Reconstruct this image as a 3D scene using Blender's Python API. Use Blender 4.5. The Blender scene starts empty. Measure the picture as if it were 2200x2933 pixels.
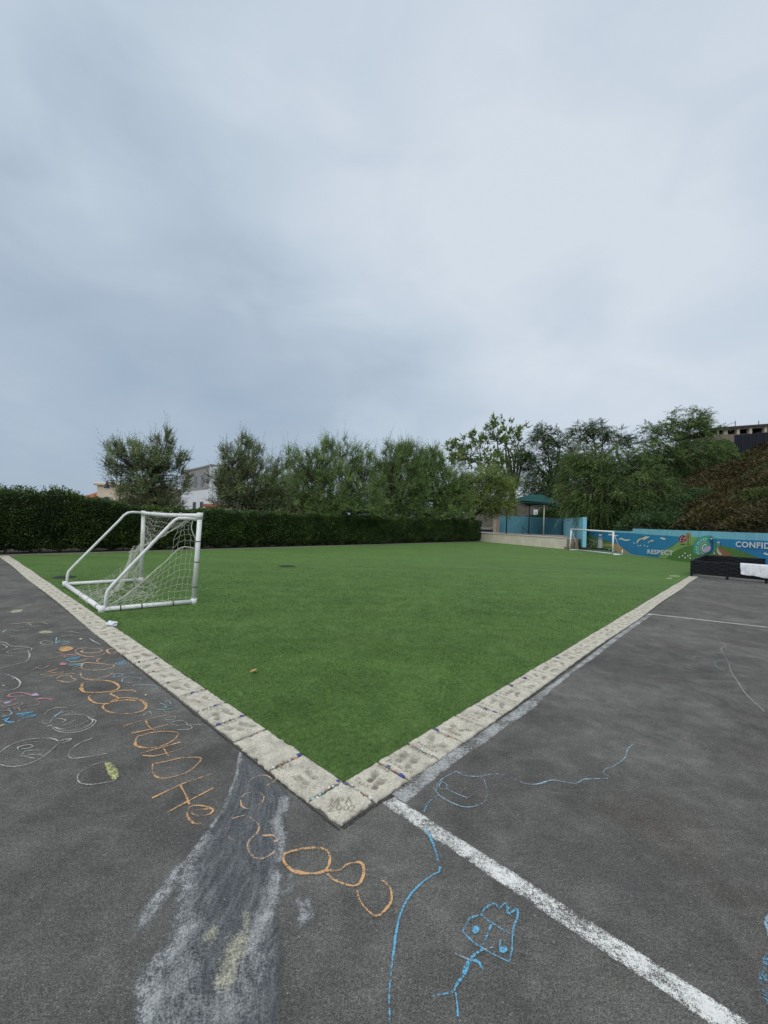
import bpy, bmesh, math, random
import numpy as np
from mathutils import Vector, Matrix
scn = bpy.context.scene
COL = scn.collection
V = np.array
# ------------------------------------------------------------------ camera
H = 1.55; F = 1171.; CX, CY = 1100., 1466.5          # photograph pixels 2200 x 2933
ROLL = math.radians(2.0); OFF = 29.
PITCH = math.atan(OFF*math.cos(ROLL)/F)
_up = V([math.sin(ROLL)*math.cos(PITCH), math.cos(ROLL)*math.cos(PITCH), -math.sin(PITCH)])
_fw = V([0, 0, -1.]); _y = _fw-_up*_fw.dot(_up); _y /= np.linalg.norm(_y); _x = np.cross(_y, _up)
R = V([_x, _y, _up])
cam = bpy.data.cameras.new('camera'); cam_o = bpy.data.objects.new('camera', cam); COL.objects.link(cam_o)
cam.sensor_fit = 'VERTICAL'; cam.sensor_height = 24; cam.lens = 24*F/2933.; cam.clip_start = 0.05; cam.clip_end = 3000
cam_o.matrix_world = Matrix.Translation((0, 0, H)) @ Matrix(R.tolist()).to_4x4()
scn.camera = cam_o
scn.render.resolution_x = 768; scn.render.resolution_y = 1024
# ------------------------------------------------------------------ sky, sun, exposure
SUN_EL, SUN_AZ = math.radians(56), math.radians(-155)   # azimuth from +Y towards +X
w = bpy.data.worlds.new('World'); scn.world = w; w.use_nodes = True
nt = w.node_tree; nt.nodes.clear()
def wn(t, **k):
    n = nt.nodes.new(t)
    for a, b in k.items(): setattr(n, a, b)
    return n
L = nt.links.new
wo = wn('ShaderNodeOutputWorld'); bg = wn('ShaderNodeBackground'); bg.inputs['Strength'].default_value = 0.1
sky = wn('ShaderNodeTexSky'); sky.sky_type = 'NISHITA'; sky.sun_disc = False
sky.sun_elevation = SUN_EL; sky.sun_rotation = SUN_AZ
tc = wn('ShaderNodeTexCoord')
mp = wn('ShaderNodeMapping'); mp.inputs['Scale'].default_value = (1, 1, 1.9); mp.inputs['Location'].default_value = (3.1, 0.4, 1.7)
L(tc.outputs['Generated'], mp.inputs['Vector'])
n1 = wn('ShaderNodeTexNoise'); n1.inputs['Scale'].default_value = 1.55; n1.inputs['Detail'].default_value = 4.5; n1.inputs['Roughness'].default_value = 0.46; n1.inputs['Distortion'].default_value = 0.35
L(mp.outputs[0], n1.inputs['Vector'])
def lobe(px, py, k, amp):                              # a broad thin place / thick bank in the cloud deck
    d = R@V([(px-CX)/F, (CY-py)/F, -1.]); d /= np.linalg.norm(d)
    dp = wn('ShaderNodeVectorMath', operation='DOT_PRODUCT'); dp.inputs[1].default_value = d
    L(tc.outputs['Generated'], dp.inputs[0])
    s = wn('ShaderNodeMath', operation='SUBTRACT'); L(dp.outputs['Value'], s.inputs[0]); s.inputs[1].default_value = 1
    m = wn('ShaderNodeMath', operation='MULTIPLY'); L(s.outputs[0], m.inputs[0]); m.inputs[1].default_value = k
    e = wn('ShaderNodeMath', operation='EXPONENT'); L(m.outputs[0], e.inputs[0])
    a = wn('ShaderNodeMath', operation='MULTIPLY'); L(e.outputs[0], a.inputs[0]); a.inputs[1].default_value = amp
    return a.outputs[0]
n2 = wn('ShaderNodeTexNoise'); n2.inputs['Scale'].default_value = 4.2; n2.inputs['Detail'].default_value = 6; n2.inputs['Roughness'].default_value = .5; n2.inputs['Distortion'].default_value = .5
L(mp.outputs[0], n2.inputs['Vector'])
_a = wn('ShaderNodeMath', operation='MULTIPLY_ADD'); L(n1.outputs['Fac'], _a.inputs[0]); _a.inputs[1].default_value = .45; _a.inputs[2].default_value = .08
_b = wn('ShaderNodeMath', operation='MULTIPLY_ADD'); L(n2.outputs['Fac'], _b.inputs[0]); _b.inputs[1].default_value = .38; L(_a.outputs[0], _b.inputs[2])
acc = _b.outputs[0]
for lb in [(1000, 520, 8, .15), (1100, 50, 5, .08), (1800, 880, 18, .20), (1400, 820, 45, .12), (560, 1080, 14, -.10), (60, 1250, 8, -.14), (1180, 1070, 45, -.10), (0, 500, 8, -.07), (1650, 1150, 40, -.05), (1650, 840, 160, -.10), (2150, 200, 9, .02)]:
    a = wn('ShaderNodeMath', operation='ADD'); L(acc, a.inputs[0]); L(lobe(*lb), a.inputs[1]); acc = a.outputs[0]
cr = wn('ShaderNodeValToRGB'); L(acc, cr.inputs[0])
els = cr.color_ramp.elements
els[0].position = .22; els[0].color = (.298, .376, .474, 1)
els[1].position = .80; els[1].color = (.570, .626, .695, 1)
e = els.new(.40); e.color = (.360, .437, .530, 1)
e = els.new(.55); e.color = (.440, .518, .602, 1)
sc = wn('ShaderNodeVectorMath', operation='SCALE'); L(cr.outputs[0], sc.inputs[0]); sc.inputs['Scale'].default_value = 10.0
mx = wn('ShaderNodeMixRGB'); mx.inputs[0].default_value = .95; L(sky.outputs[0], mx.inputs[1]); L(sc.outputs[0], mx.inputs[2])
L(mx.outputs[0], bg.inputs['Color']); L(bg.outputs[0], wo.inputs['Surface'])
sl = bpy.data.lights.new('sun', 'SUN'); sl.energy = 1.5; sl.angle = math.radians(50); sl.color = (1, .97, .93)
so = bpy.data.objects.new('sun', sl); COL.objects.link(so)
sd = Vector((math.sin(SUN_AZ)*math.cos(SUN_EL), math.cos(SUN_AZ)*math.cos(SUN_EL), math.sin(SUN_EL)))
so.rotation_euler = sd.to_track_quat('Z', 'Y').to_euler(); so.location = (0, 0, 30)
vs = scn.view_settings; vs.view_transform = 'Standard'; vs.look = 'None'; vs.exposure = 0.25; vs.gamma = 1
# ------------------------------------------------------------------ helpers
def ray(px, py): return R@V([(px-CX)/F, (CY-py)/F, -1.])
def G(px, py, z=0.):
    d = ray(px, py); return d*((z-H)/d[2])+V([0, 0, H])
def PD(px, py, dep):
    d = ray(px, py); return d*(dep/d[1])+V([0, 0, H])
def PP(px, py, a, b):                                  # ray meets the vertical plane through ground points a, b
    n = V([b[1]-a[1], -(b[0]-a[0]), 0.]); d = ray(px, py); o = V([0, 0, H])
    return o+d*(n.dot(V([a[0], a[1], 0.])-o)/n.dot(d))
def Z(x0, y0, s, pts): return [(x0+s*a, y0+s*b) for a, b in pts]
K = 1/.7541
A0 = G(742*K, 1690*K)
E1 = V([-.7378, .6750, 0]); E2 = V([.6750, .7378, 0]); E1 /= np.linalg.norm(E1); E2 /= np.linalg.norm(E2)
def ST(s, t, z=0.): return A0+E2*s+E1*t+V([0, 0, z])
def hash2(ix, iy, seed=0):
    h = (ix.astype(np.int64)*374761393+iy.astype(np.int64)*668265263+seed*974711) & 0x7fffffff
    h = ((h ^ (h >> 13))*1274126177) & 0x7fffffff
    return ((h ^ (h >> 16)) & 0xffff)/65535.
def vnoise(x, y, seed=0):
    x = np.asarray(x, float); y = np.asarray(y, float)
    ix = np.floor(x); iy = np.floor(y); fx = x-ix; fy = y-iy
    fx = fx*fx*(3-2*fx); fy = fy*fy*(3-2*fy)
    a = hash2(ix, iy, seed); b = hash2(ix+1, iy, seed); c = hash2(ix, iy+1, seed); d = hash2(ix+1, iy+1, seed)
    return (a*(1-fx)+b*fx)*(1-fy)+(c*(1-fx)+d*fx)*fy
def fbm(x, y, seed=0, o=3):
    s = 0; a = .5
    for i in range(o): s = s+a*vnoise(x*2**i, y*2**i, seed+i); a *= .5
    return s/(1-.5**o)
def wloc(o):
    p = V([0., 0., 0.])
    while o is not None: p = p+V(o.location); o = o.parent
    return p
def tag(o, label=None, cat=None, group=None, kind=None):
    if label: o['label'] = label
    if cat: o['category'] = cat
    if group: o['group'] = group
    if kind: o['kind'] = kind
    return o
def empty(name, loc, label=None, cat=None, group=None, kind=None, parent=None):
    o = bpy.data.objects.new(name, None); COL.objects.link(o); o.empty_display_size = .2
    o.location = Vector(V(loc, float)-(wloc(parent) if parent else 0)); o.parent = parent
    return tag(o, label, cat, group, kind)
def build(name, verts, faces, mat, parent=None, smooth=False, attrs=None, fattrs=None, origin=None):
    verts = np.asarray(verts, float).reshape(-1, 3)
    if parent is not None: org = wloc(parent)
    elif origin is not None: org = V(origin, float)
    else:
        org = V([verts[:, 0].mean(), verts[:, 1].mean(), verts[:, 2].min()])
    me = bpy.data.meshes.new(name)
    lv = verts-org
    if isinstance(faces, np.ndarray):
        nf, k = faces.shape
        me.vertices.add(len(lv)); me.vertices.foreach_set('co', lv.ravel())
        me.loops.add(nf*k); me.loops.foreach_set('vertex_index', faces.ravel().astype(np.int32))
        me.polygons.add(nf); me.polygons.foreach_set('loop_start', np.arange(0, nf*k, k, dtype=np.int32))
        me.update(calc_edges=True)
    else:
        me.from_pydata(lv.tolist(), [], [list(f) for f in faces])
    for k_, arr in (attrs or {}).items():
        a = me.attributes.new(k_, 'FLOAT', 'POINT'); a.data.foreach_set('value', np.asarray(arr, np.float32))
    for k_, arr in (fattrs or {}).items():
        a = me.attributes.new(k_, 'FLOAT', 'FACE'); a.data.foreach_set('value', np.asarray(arr, np.float32))
    if smooth: me.polygons.foreach_set('use_smooth', np.ones(len(me.polygons), bool))
    me.materials.append(mat)
    o = bpy.data.objects.new(name, me); COL.objects.link(o)
    if parent is not None: o.parent = parent
    else: o.location = Vector(org)
    return o
class MB:
    def __init__(s): s.v = []; s.f = []
    def add(s, v, f):
        b = len(s.v); s.v += [tuple(map(float, q)) for q in v]; s.f += [tuple(b+i for i in q) for q in f]
    def prism(s, poly, z0, z1):                        # vertical extrusion of a plan polygon
        n = len(poly)
        s.add([(p[0], p[1], z0) for p in poly]+[(p[0], p[1], z1) for p in poly],
              [tuple(range(n-1, -1, -1)), tuple(range(n, 2*n))]+[(i, (i+1) % n, n+(i+1) % n, n+i) for i in range(n)])
    def obox(s, c, ax, ay, az):                        # centre, three half-axis vectors
        c, ax, ay, az = V(c, float), V(ax, float), V(ay, float), V(az, float)
        v = [c+i*ax+j*ay+k*az for k in (-1, 1) for j in (-1, 1) for i in (-1, 1)]
        s.add(v, [(0, 2, 3, 1), (4, 5, 7, 6), (0, 1, 5, 4), (2, 6, 7, 3), (0, 4, 6, 2), (1, 3, 7, 5)])
    def tube(s, pts, r, n=8, cap=True):
        pts = [V(p, float) for p in pts]; m = len(pts)
        rr = r if hasattr(r, '__len__') else [r]*m
        t0 = pts[1]-pts[0]; t0 /= np.linalg.norm(t0)+1e-9
        ref = V([0, 0, 1.]) if abs(t0[2]) < .9 else V([1., 0, 0])
        u = np.cross(t0, ref); u /= np.linalg.norm(u)
        vs_ = []
        for i in range(m):
            t = pts[min(i+1, m-1)]-pts[max(i-1, 0)]; t = t/(np.linalg.norm(t)+1e-9)
            u = u-t*u.dot(t); u /= np.linalg.norm(u)+1e-9; b = np.cross(t, u)
            for k in range(n):
                a = 2*math.pi*k/n; vs_.append(pts[i]+rr[i]*(math.cos(a)*u+math.sin(a)*b))
        f = [(i*n+k, i*n+(k+1) % n, (i+1)*n+(k+1) % n, (i+1)*n+k) for i in range(m-1) for k in range(n)]
        if cap: f += [tuple(range(n-1, -1, -1)), tuple(range((m-1)*n, m*n))]
        s.add(vs_, f)
    def build(s, name, mat, parent=None, smooth=False, **k): return build(name, s.v, s.f, mat, parent, smooth, **k)
def bevel(o, wd, seg=2):
    bm = bmesh.new(); bm.from_mesh(o.data)
    bmesh.ops.bevel(bm, geom=bm.edges[:], offset=wd, segments=seg, affect='EDGES', profile=.6, clamp_overlap=True)
    bm.to_mesh(o.data); bm.free(); return o
def smooth_path(pts, n=6):
    p = [V(q, float) for q in pts]
    if len(p) < 3:
        return [p[0]+(p[1]-p[0])*i/n for i in range(n+1)]
    out = []
    q = [2*p[0]-p[1]]+p+[2*p[-1]-p[-2]]
    for i in range(1, len(q)-2):
        for k in range(n):
            t = k/n
            out.append(.5*((2*q[i])+(-q[i-1]+q[i+1])*t+(2*q[i-1]-5*q[i]+4*q[i+1]-q[i+2])*t*t+(-q[i-1]+3*q[i]-3*q[i+1]+q[i+2])*t**3))
    out.append(p[-1]); return out
# ------------------------------------------------------------------ materials
class NT:
    def __init__(s, name):
        m = bpy.data.materials.new(name); m.use_nodes = True; s.m = m; s.t = m.node_tree
        s.b = s.t.nodes['Principled BSDF']; s.out = s.t.nodes['Material Output']; s.tc = s.n('ShaderNodeTexCoord')
    def n(s, ty, **k):
        q = s.t.nodes.new(ty)
        for a, b in k.items(): setattr(q, a, b)
        return q
    def l(s, a, b): s.t.links.new(a, b)
    def pos(s):
        g = s.n('ShaderNodeNewGeometry'); return g.outputs['Position']
    def noise(s, scale, detail=3, rough=.55, vec=None, dist=0., sc3=None):
        q = s.n('ShaderNodeTexNoise'); q.inputs['Scale'].default_value = scale; q.inputs['Detail'].default_value = detail
        q.inputs['Roughness'].default_value = rough; q.inputs['Distortion'].default_value = dist
        v = vec if vec is not None else s.pos()
        if sc3 is not None:
            mp_ = s.n('ShaderNodeMapping'); s.l(v, mp_.inputs['Vector']); mp_.inputs['Scale'].default_value = sc3[:3]
            if len(sc3) > 3: mp_.inputs['Rotation'].default_value = (0, 0, sc3[3])
            v = mp_.outputs[0]
        s.l(v, q.inputs['Vector']); return q.outputs['Fac']
    def ramp(s, fac, stops):
        q = s.n('ShaderNodeValToRGB'); s.l(fac, q.inputs[0]); els = q.color_ramp.elements
        while len(els) < len(stops): els.new(.5)
        for e_, (p, c) in zip(els, stops):
            e_.position = p; e_.color = (c, c, c, 1) if not hasattr(c, '__len__') else (*c, 1)
        return q.outputs[0]
    def math(s, op, a, b=None, clamp=False):
        q = s.n('ShaderNodeMath', operation=op); q.use_clamp = clamp
        for i, x in enumerate((a, b)):
            if x is None: continue
            if isinstance(x, (int, float)): q.inputs[i].default_value = x
            else: s.l(x, q.inputs[i])
        return q.outputs[0]
    def mix(s, fac, a, b, blend='MIX'):
        q = s.n('ShaderNodeMixRGB', blend_type=blend)
        for i, x in enumerate((fac, a, b)):
            if isinstance(x, (int, float)): q.inputs[i].default_value = x
            elif isinstance(x, tuple): q.inputs[i].default_value = (*x, 1)
            else: s.l(x, q.inputs[i])
        return q.outputs[0]
    def attr(s, name):
        q = s.n('ShaderNodeAttribute'); q.attribute_name = name; return q.outputs['Fac']
    def bump(s, h, strength=.4, dist=.01):
        q = s.n('ShaderNodeBump'); q.inputs['Strength'].default_value = strength; q.inputs['Distance'].default_value = dist
        s.l(h, q.inputs['Height']); s.l(q.outputs[0], s.b.inputs['Normal'])
    def col(s, c):
        if isinstance(c, tuple): s.b.inputs['Base Color'].default_value = (*c, 1)
        else: s.l(c, s.b.inputs['Base Color'])
    def rough(s, r):
        if isinstance(r, (int, float)): s.b.inputs['Roughness'].default_value = r
        else: s.l(r, s.b.inputs['Roughness'])
    def spec(s, v): s.b.inputs['Specular IOR Level'].default_value = v
    def alpha(s, a):
        tr = s.n('ShaderNodeBsdfTransparent'); mxs = s.n('ShaderNodeMixShader')
        s.l(a, mxs.inputs[0]); s.l(tr.outputs[0], mxs.inputs[1]); s.l(s.b.outputs[0], mxs.inputs[2]); s.l(mxs.outputs[0], s.out.inputs['Surface'])
def M_plain(name, c, rough=.7, var=.12, scale=6, bump=.0, bscale=60, spec=.3):
    q = NT(name); f = q.noise(scale, 4)
    lo = tuple(x*(1-var) for x in c); hi = tuple(min(1, x*(1+var)) for x in c)
    q.col(q.ramp(f, [(.25, lo), (.75, hi)])); q.rough(rough); q.spec(spec)
    if bump: q.bump(q.noise(bscale, 3), bump, .01)
    return q.m
def M_leaf(name, dark, mid, light, trans=.25, rough=.5):
    q = NT(name); c = q.ramp(q.attr('var'), [(0., dark), (.5, mid), (1., light)])
    q.col(c); q.rough(rough); q.spec(.25)
    tl = q.n('ShaderNodeBsdfTranslucent'); q.l(c, tl.inputs['Color'])
    ms = q.n('ShaderNodeMixShader'); ms.inputs[0].default_value = trans
    q.l(q.b.outputs[0], ms.inputs[1]); q.l(tl.outputs[0], ms.inputs[2]); q.l(ms.outputs[0], q.out.inputs['Surface'])
    return q.m
def M_asphalt():
    q = NT('asphalt')
    big = q.noise(.75, 6, .68, dist=.6); mid = q.noise(3.4, 6, .68, dist=.5); fine = q.noise(190, 2, .8); grit = q.noise(70, 3, .8); sm = q.noise(9, 5, .7)
    c = q.ramp(big, [(.30, (.082, .079, .070)), (.5, (.118, .114, .101)), (.70, (.166, .160, .141))])
    c = q.mix(.6, c, q.ramp(mid, [(.32, .62), (.5, 1.), (.70, 1.50)]), 'MULTIPLY')
    c = q.mix(.5, c, q.ramp(sm, [(.32, .72), (.5, 1.), (.68, 1.35)]), 'MULTIPLY')
    # pale scuffs dragged mostly across the yard, rusty and violet tinges in places
    sc_ = q.noise(2.2, 7, .72, sc3=(.55, 2.4, 1, .75))
    c = q.mix(q.math('MULTIPLY', q.ramp(sc_, [(.54, 0), (.70, 1.)]), .40), c, (.21, .205, .19))
    s2 = q.noise(7.5, 6, .75, sc3=(.5, 1.6, 1, -.6))
    c = q.mix(q.math('MULTIPLY', q.ramp(s2, [(.62, 0), (.72, 1.)]), .38), c, (.25, .245, .23))
    rs = q.noise(.9, 4, .55, sc3=(1, 1, 1, 2.1))
    c = q.mix(q.math('MULTIPLY', q.ramp(rs, [(.55, 0), (.72, 1.)]), .35), c, (.125, .090, .078))
    vi = q.noise(1.3, 4, .55, sc3=(1, 1, 1, 4.1))
    c = q.mix(q.math('MULTIPLY', q.ramp(vi, [(.52, 0), (.70, 1.)]), .35), c, (.082, .076, .080))
    dk = q.noise(1.9, 5, .7, sc3=(1, 1, 1, 1.3))
    c = q.mix(q.math('MULTIPLY', q.ramp(dk, [(.58, 0), (.70, 1.)]), .45), c, (.058, .056, .052))
    gm = q.noise(60, 2, .5)
    c = q.mix(q.math('MULTIPLY', q.ramp(gm, [(.66, 0), (.72, 1.)]), .40), c, (.30, .29, .27))
    c = q.mix(.85, c, q.ramp(fine, [(.32, .30), (.5, .95), (.68, 1.9)]), 'MULTIPLY')
    c = q.mix(.5, c, q.ramp(grit, [(.34, .45), (.5, 1.), (.66, 1.65)]), 'MULTIPLY')
    s3 = q.noise(16, 6, .8, sc3=(.35, 2.2, 1, 1.1)); c = q.mix(q.math('MULTIPLY', q.ramp(s3, [(.64, 0), (.72, 1.)]), .45), c, (.27, .265, .25))
    q.col(c); q.rough(.88); q.spec(.25)
    q.bump(q.math('ADD', fine, q.math('MULTIPLY', grit, 1.3)), .8, .004)
    return q.m
def M_turf():
    q = NT('turf')
    a = q.noise(26, 4, .7, sc3=(1, 1, 1)); b = q.noise(2.1, 4, .6); c3 = q.noise(120, 2, .6); d = q.noise(.35, 3)
    c = q.ramp(a, [(.28, (.046, .093, .019)), (.5, (.090, .170, .034)), (.72, (.150, .250, .060))])
    c = q.mix(.5, c, q.ramp(b, [(.3, .70), (.7, 1.32)]), 'MULTIPLY')
    c = q.mix(.5, c, q.ramp(c3, [(.3, .45), (.7, 1.6)]), 'MULTIPLY')
    c = q.mix(.5, c, q.ramp(d, [(.3, .85), (.7, 1.18)]), 'MULTIPLY')
    ln_ = q.noise(.8, 3, .5, sc3=(.12, 1.5, 1, -.74)); c = q.mix(.6, c, q.ramp(ln_, [(.35, .82), (.65, 1.16)]), 'MULTIPLY')
    wr = q.noise(.55, 5, .7, sc3=(1, 1, 1, .4)); c = q.mix(q.math('MULTIPLY', q.ramp(wr, [(.52, 0.), (.72, 1.)]), .30), c, (.135, .165, .055))
    q.col(c); q.rough(.75); q.spec(.2)
    q.b.inputs['Sheen Weight'].default_value = .10; q.b.inputs['Sheen Roughness'].default_value = .5; q.b.inputs['Sheen Tint'].default_value = (.5, .8, .4, 1)
    q.bump(q.math('ADD', a, c3), .9, .02)
    return q.m
def M_concrete(name, c, dirtc=(.135, .115, .088)):
    q = NT(name); a = q.noise(9, 5, .65); b = q.noise(70, 4, .7); f = q.noise(260, 2, .7)
    cc = q.ramp(a, [(.28, tuple(x*.62 for x in c)), (.52, c), (.78, tuple(min(.8, x*1.18) for x in c))])
    cc = q.mix(.6, cc, q.ramp(b, [(.34, .55), (.62, 1.16)]), 'MULTIPLY')
    cc = q.mix(.6, cc, q.ramp(f, [(.32, .45), (.6, 1.2)]), 'MULTIPLY')
    pit = q.noise(48, 5, .8); cc = q.mix(q.math('MULTIPLY', q.ramp(pit, [(.60, 0.), (.70, 1.)]), .55), cc, (.20, .18, .145))
    d = q.math('MULTIPLY', q.attr('dirt'), q.ramp(q.noise(34, 4, .7), [(.25, .35), (.65, 1.)]), True)
    cc = q.mix(d, cc, dirtc)
    q.col(cc); q.rough(.9); q.spec(.2); q.bump(q.math('ADD', b, f), .5, .004)
    return q.m
def M_paintline(name, c, wear):
    q = NT(name); a = q.noise(210, 3, .75); b = q.noise(5, 4, .65); p = q.noise(55, 3, .7)
    q.col(q.ramp(q.noise(8, 4), [(.3, tuple(x*.85 for x in c)), (.7, c)])); q.rough(.85)
    v = q.math('ADD', q.math('MULTIPLY', a, .55), q.math('ADD', q.math('MULTIPLY', b, .40), q.math('MULTIPLY', p, .30)))
    e_ = q.math('SUBTRACT', v, q.math('MULTIPLY', q.math('POWER', q.attr('edge'), 6.), .10))
    q.alpha(q.ramp(e_, [(wear-.05, 0.), (wear+.06, 1.)]))
    return q.m
def M_chalk(name, c, thr=.5):
    q = NT(name); a = q.noise(120, 3, .85); b = q.noise(24, 3, .6)
    q.col(c); q.rough(.95); q.spec(.05)
    v = q.math('ADD', q.math('MULTIPLY', a, .80), q.math('MULTIPLY', b, .30))
    v = q.math('SUBTRACT', v, q.math('MULTIPLY', q.math('POWER', q.attr('edge'), 3.), .15))
    v = q.math('ADD', v, q.math('MULTIPLY', q.attr('press'), .10))
    q.alpha(q.math('MULTIPLY', q.ramp(v, [(thr-.03, 0.), (thr+.10, 1.)]), .88))
    return q.m
M = {}
M['asphalt'] = M_asphalt(); M['turf'] = M_turf()
M['slab'] = M_concrete('footprint_concrete', (.63, .585, .475)); M['mortar'] = M_plain('mortar', (.10, .095, .085), .95, .3, 40, .5)
M['soil'] = M_plain('soil', (.085, .068, .05), .95, .3, 5, .6, 40)
M['earth'] = M_plain('earth', (.10, .095, .07), .95, .25, 1.5, .5, 20)
M['line_new'] = M_paintline('line_paint', (.80, .79, .74), .60); M['line_old'] = M_paintline('worn_line_paint', (.43, .43, .415), .595)
M['line_thin'] = M_paintline('thin_line_paint', (.62, .61, .58), .56)
def M_pvc():
    q = NT('white_pvc'); a = q.noise(11, 4, .65); b = q.noise(60, 3, .7)
    c = q.mix(q.math('MULTIPLY', q.ramp(a, [(.48, 0.), (.72, 1.)]), .45), (.80, .80, .78), (.50, .48, .42))
    c = q.mix(q.math('MULTIPLY', q.ramp(b, [(.60, 0.), (.70, 1.)]), .35), c, (.30, .28, .25))
    q.col(c); q.rough(.42); q.spec(.4); return q.m
M['pvc'] = M_pvc()
M['net'] = M_plain('net_cord', (.60, .59, .50), .9, .25, 20)
M['strap'] = M_plain('strap', (.10, .10, .10), .7)
M['bark'] = M_plain('bark', (.075, .062, .05), .95, .35, 12, .8, 30)
M['bark_grey'] = M_plain('grey_bark', (.16, .14, .12), .95, .3, 8, .8, 25)
M['hedge'] = M_leaf('hedge_leaf', (0.029, 0.055, 0.014), (0.064, 0.116, 0.026), (0.166, 0.242, 0.050), .15, .42)
M['hedge'].node_tree.nodes['Principled BSDF'].inputs['Specular IOR Level'].default_value = .5
M['hedge_core'] = M_plain('hedge_light_block', (.022, .022, .014), .95, .4, 14, 1., 30)
M['olive'] = M_leaf('olive_leaf', (0.091, 0.116, 0.057), (0.193, 0.235, 0.116), (0.366, 0.423, 0.217), .22)
M['olive_brown'] = M_leaf('olive_leaf_dusty', (0.094, 0.113, 0.051), (0.199, 0.240, 0.106), (0.342, 0.435, 0.198), .22)
M['olive_green'] = M_leaf('willow_leaf', (0.094, 0.147, 0.045), (0.180, 0.272, 0.081), (0.337, 0.468, 0.151), .25)
M['pale_leaf'] = M_leaf('pale_leaf', (0.110, 0.152, 0.038), (0.229, 0.303, 0.079), (0.403, 0.489, 0.152), .3)
M['coral_leaf'] = M_leaf('coral_tree_leaf', (0.085, 0.132, 0.036), (0.185, 0.265, 0.072), (0.370, 0.472, 0.157), .3)
M['pepper'] = M_leaf('pepper_leaf', (0.046, 0.080, 0.022), (0.109, 0.173, 0.047), (0.241, 0.326, 0.095), .25)
M['pepper_dark'] = M_leaf('pepper_leaf_dark', (0.030, 0.059, 0.018), (0.067, 0.117, 0.036), (0.150, 0.221, 0.075), .22)
M['rust'] = M_leaf('rust_leaf', (0.058, 0.029, 0.018), (0.124, 0.058, 0.034), (0.195, 0.117, 0.052), .2)
M['shrub'] = M_leaf('slope_shrub_leaf', (0.036, 0.032, 0.012), (0.092, 0.074, 0.025), (0.181, 0.133, 0.043), .2)
M['shrub_green'] = M_leaf('slope_shrub_green', (0.033, 0.053, 0.013), (0.077, 0.107, 0.028), (0.150, 0.174, 0.050), .2)
def M_wallpaint(name, c, var=.10):
    q = NT(name); a = q.noise(1.1, 5, .65); st = q.noise(3, 4, .6, sc3=(2.5, 2.5, .35)); b = q.noise(45, 3, .7)
    cc = q.ramp(a, [(.25, tuple(x*(1-var*1.6) for x in c)), (.75, tuple(x*(1+var) for x in c))])
    cc = q.mix(.6, cc, q.ramp(st, [(.3, .82), (.65, 1.06)]), 'MULTIPLY')
    q.col(cc); q.rough(.8); q.spec(.25); q.bump(b, .35, .008); return q.m
# ------------------------------------------------------------------ setting: earth, asphalt, turf
def sheet(name, poly, z, mat, kind='structure', parent=None):
    return tag(build(name, [(p[0], p[1], z) for p in poly], [tuple(range(len(poly)))], mat, parent), kind=kind if parent is None else None)
sheet('ground', [(-900, -300), (900, -300), (900, 1500), (-900, 1500)], -.03, M['earth'])
asphalt = sheet('asphalt_yard', [ST(-24, -26), ST(24.5, -26), ST(24.5, 0.), ST(24.5, 18.2), ST(-24, 18.2)], 0., M['asphalt'])
TUR = [ST(-.006, -.008), ST(25.3, -.008), ST(34.6, 12), ST(36, 18), ST(-.006, 16.9)]
sheet('artificial_turf', TUR, .010, M['turf'])
# turf pile: single-triangle blades, thick near the corner, thinning with distance
def turf_blades():
    rng = np.random.default_rng(3)
    out = []
    for (d0, d1, dens, ln, wd) in [(0, 1.3, 17000, .020, .0032), (1.3, 3., 9000, .022, .0042), (3., 5.5, 3800, .024, .006), (5.5, 13., 1300, .028, .010)]:
        n = int(dens*d1*d1*1.02); s = rng.uniform(-.012, d1, n); t = rng.uniform(-.012, d1, n)
        m = np.hypot(s, t); keep = (m >= d0) & (m < d1) & (rng.uniform(0, 1, n) < np.clip((13-m)/7.5, 0, 1)) & (t < 13) ; out.append(np.c_[s[keep], t[keep], np.full(keep.sum(), ln), np.full(keep.sum(), wd)])
    q = np.concatenate(out); n = len(q)
    base = A0[None]+E2[None]*q[:, :1]+E1[None]*q[:, 1:2]; base[:, 2] = .007
    lean = (vnoise(q[:, 0]*5, q[:, 1]*5, 5)-.5)*6+rng.normal(0, 1.1, n)
    a = rng.uniform(0, 2*np.pi, n); k = rng.uniform(.35, 1.0, n)
    dirv = np.c_[np.cos(lean)*k, np.sin(lean)*k, rng.uniform(.45, 1., n)]; dirv /= np.linalg.norm(dirv, axis=1)[:, None]
    sd_ = np.c_[np.cos(a), np.sin(a), np.zeros(n)]*q[:, 3:4]*.5
    ln = q[:, 2:3]*rng.uniform(.7, 1.3, (n, 1))
    v = np.stack([base-sd_, base+sd_, base+dirv*ln], 1).reshape(-1, 3)
    var = np.clip(rng.normal(.45, .28, n)+(fbm(q[:, 0]*1.6, q[:, 1]*1.6, 8)-.5)*.7+(fbm(q[:, 0]*9, q[:, 1]*9, 18)-.5)*.9, 0, 1)
    tag(build('turf_pile', v, np.arange(3*n).reshape(-1, 3), M_leaf('turf_blade', (.060, .124, .024), (.112, .212, .045), (.23, .33, .105), .15, .5), fattrs={'var': var}),
        label='short green plastic grass pile of the play field', cat='grass', kind='stuff')
turf_blades()
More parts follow.
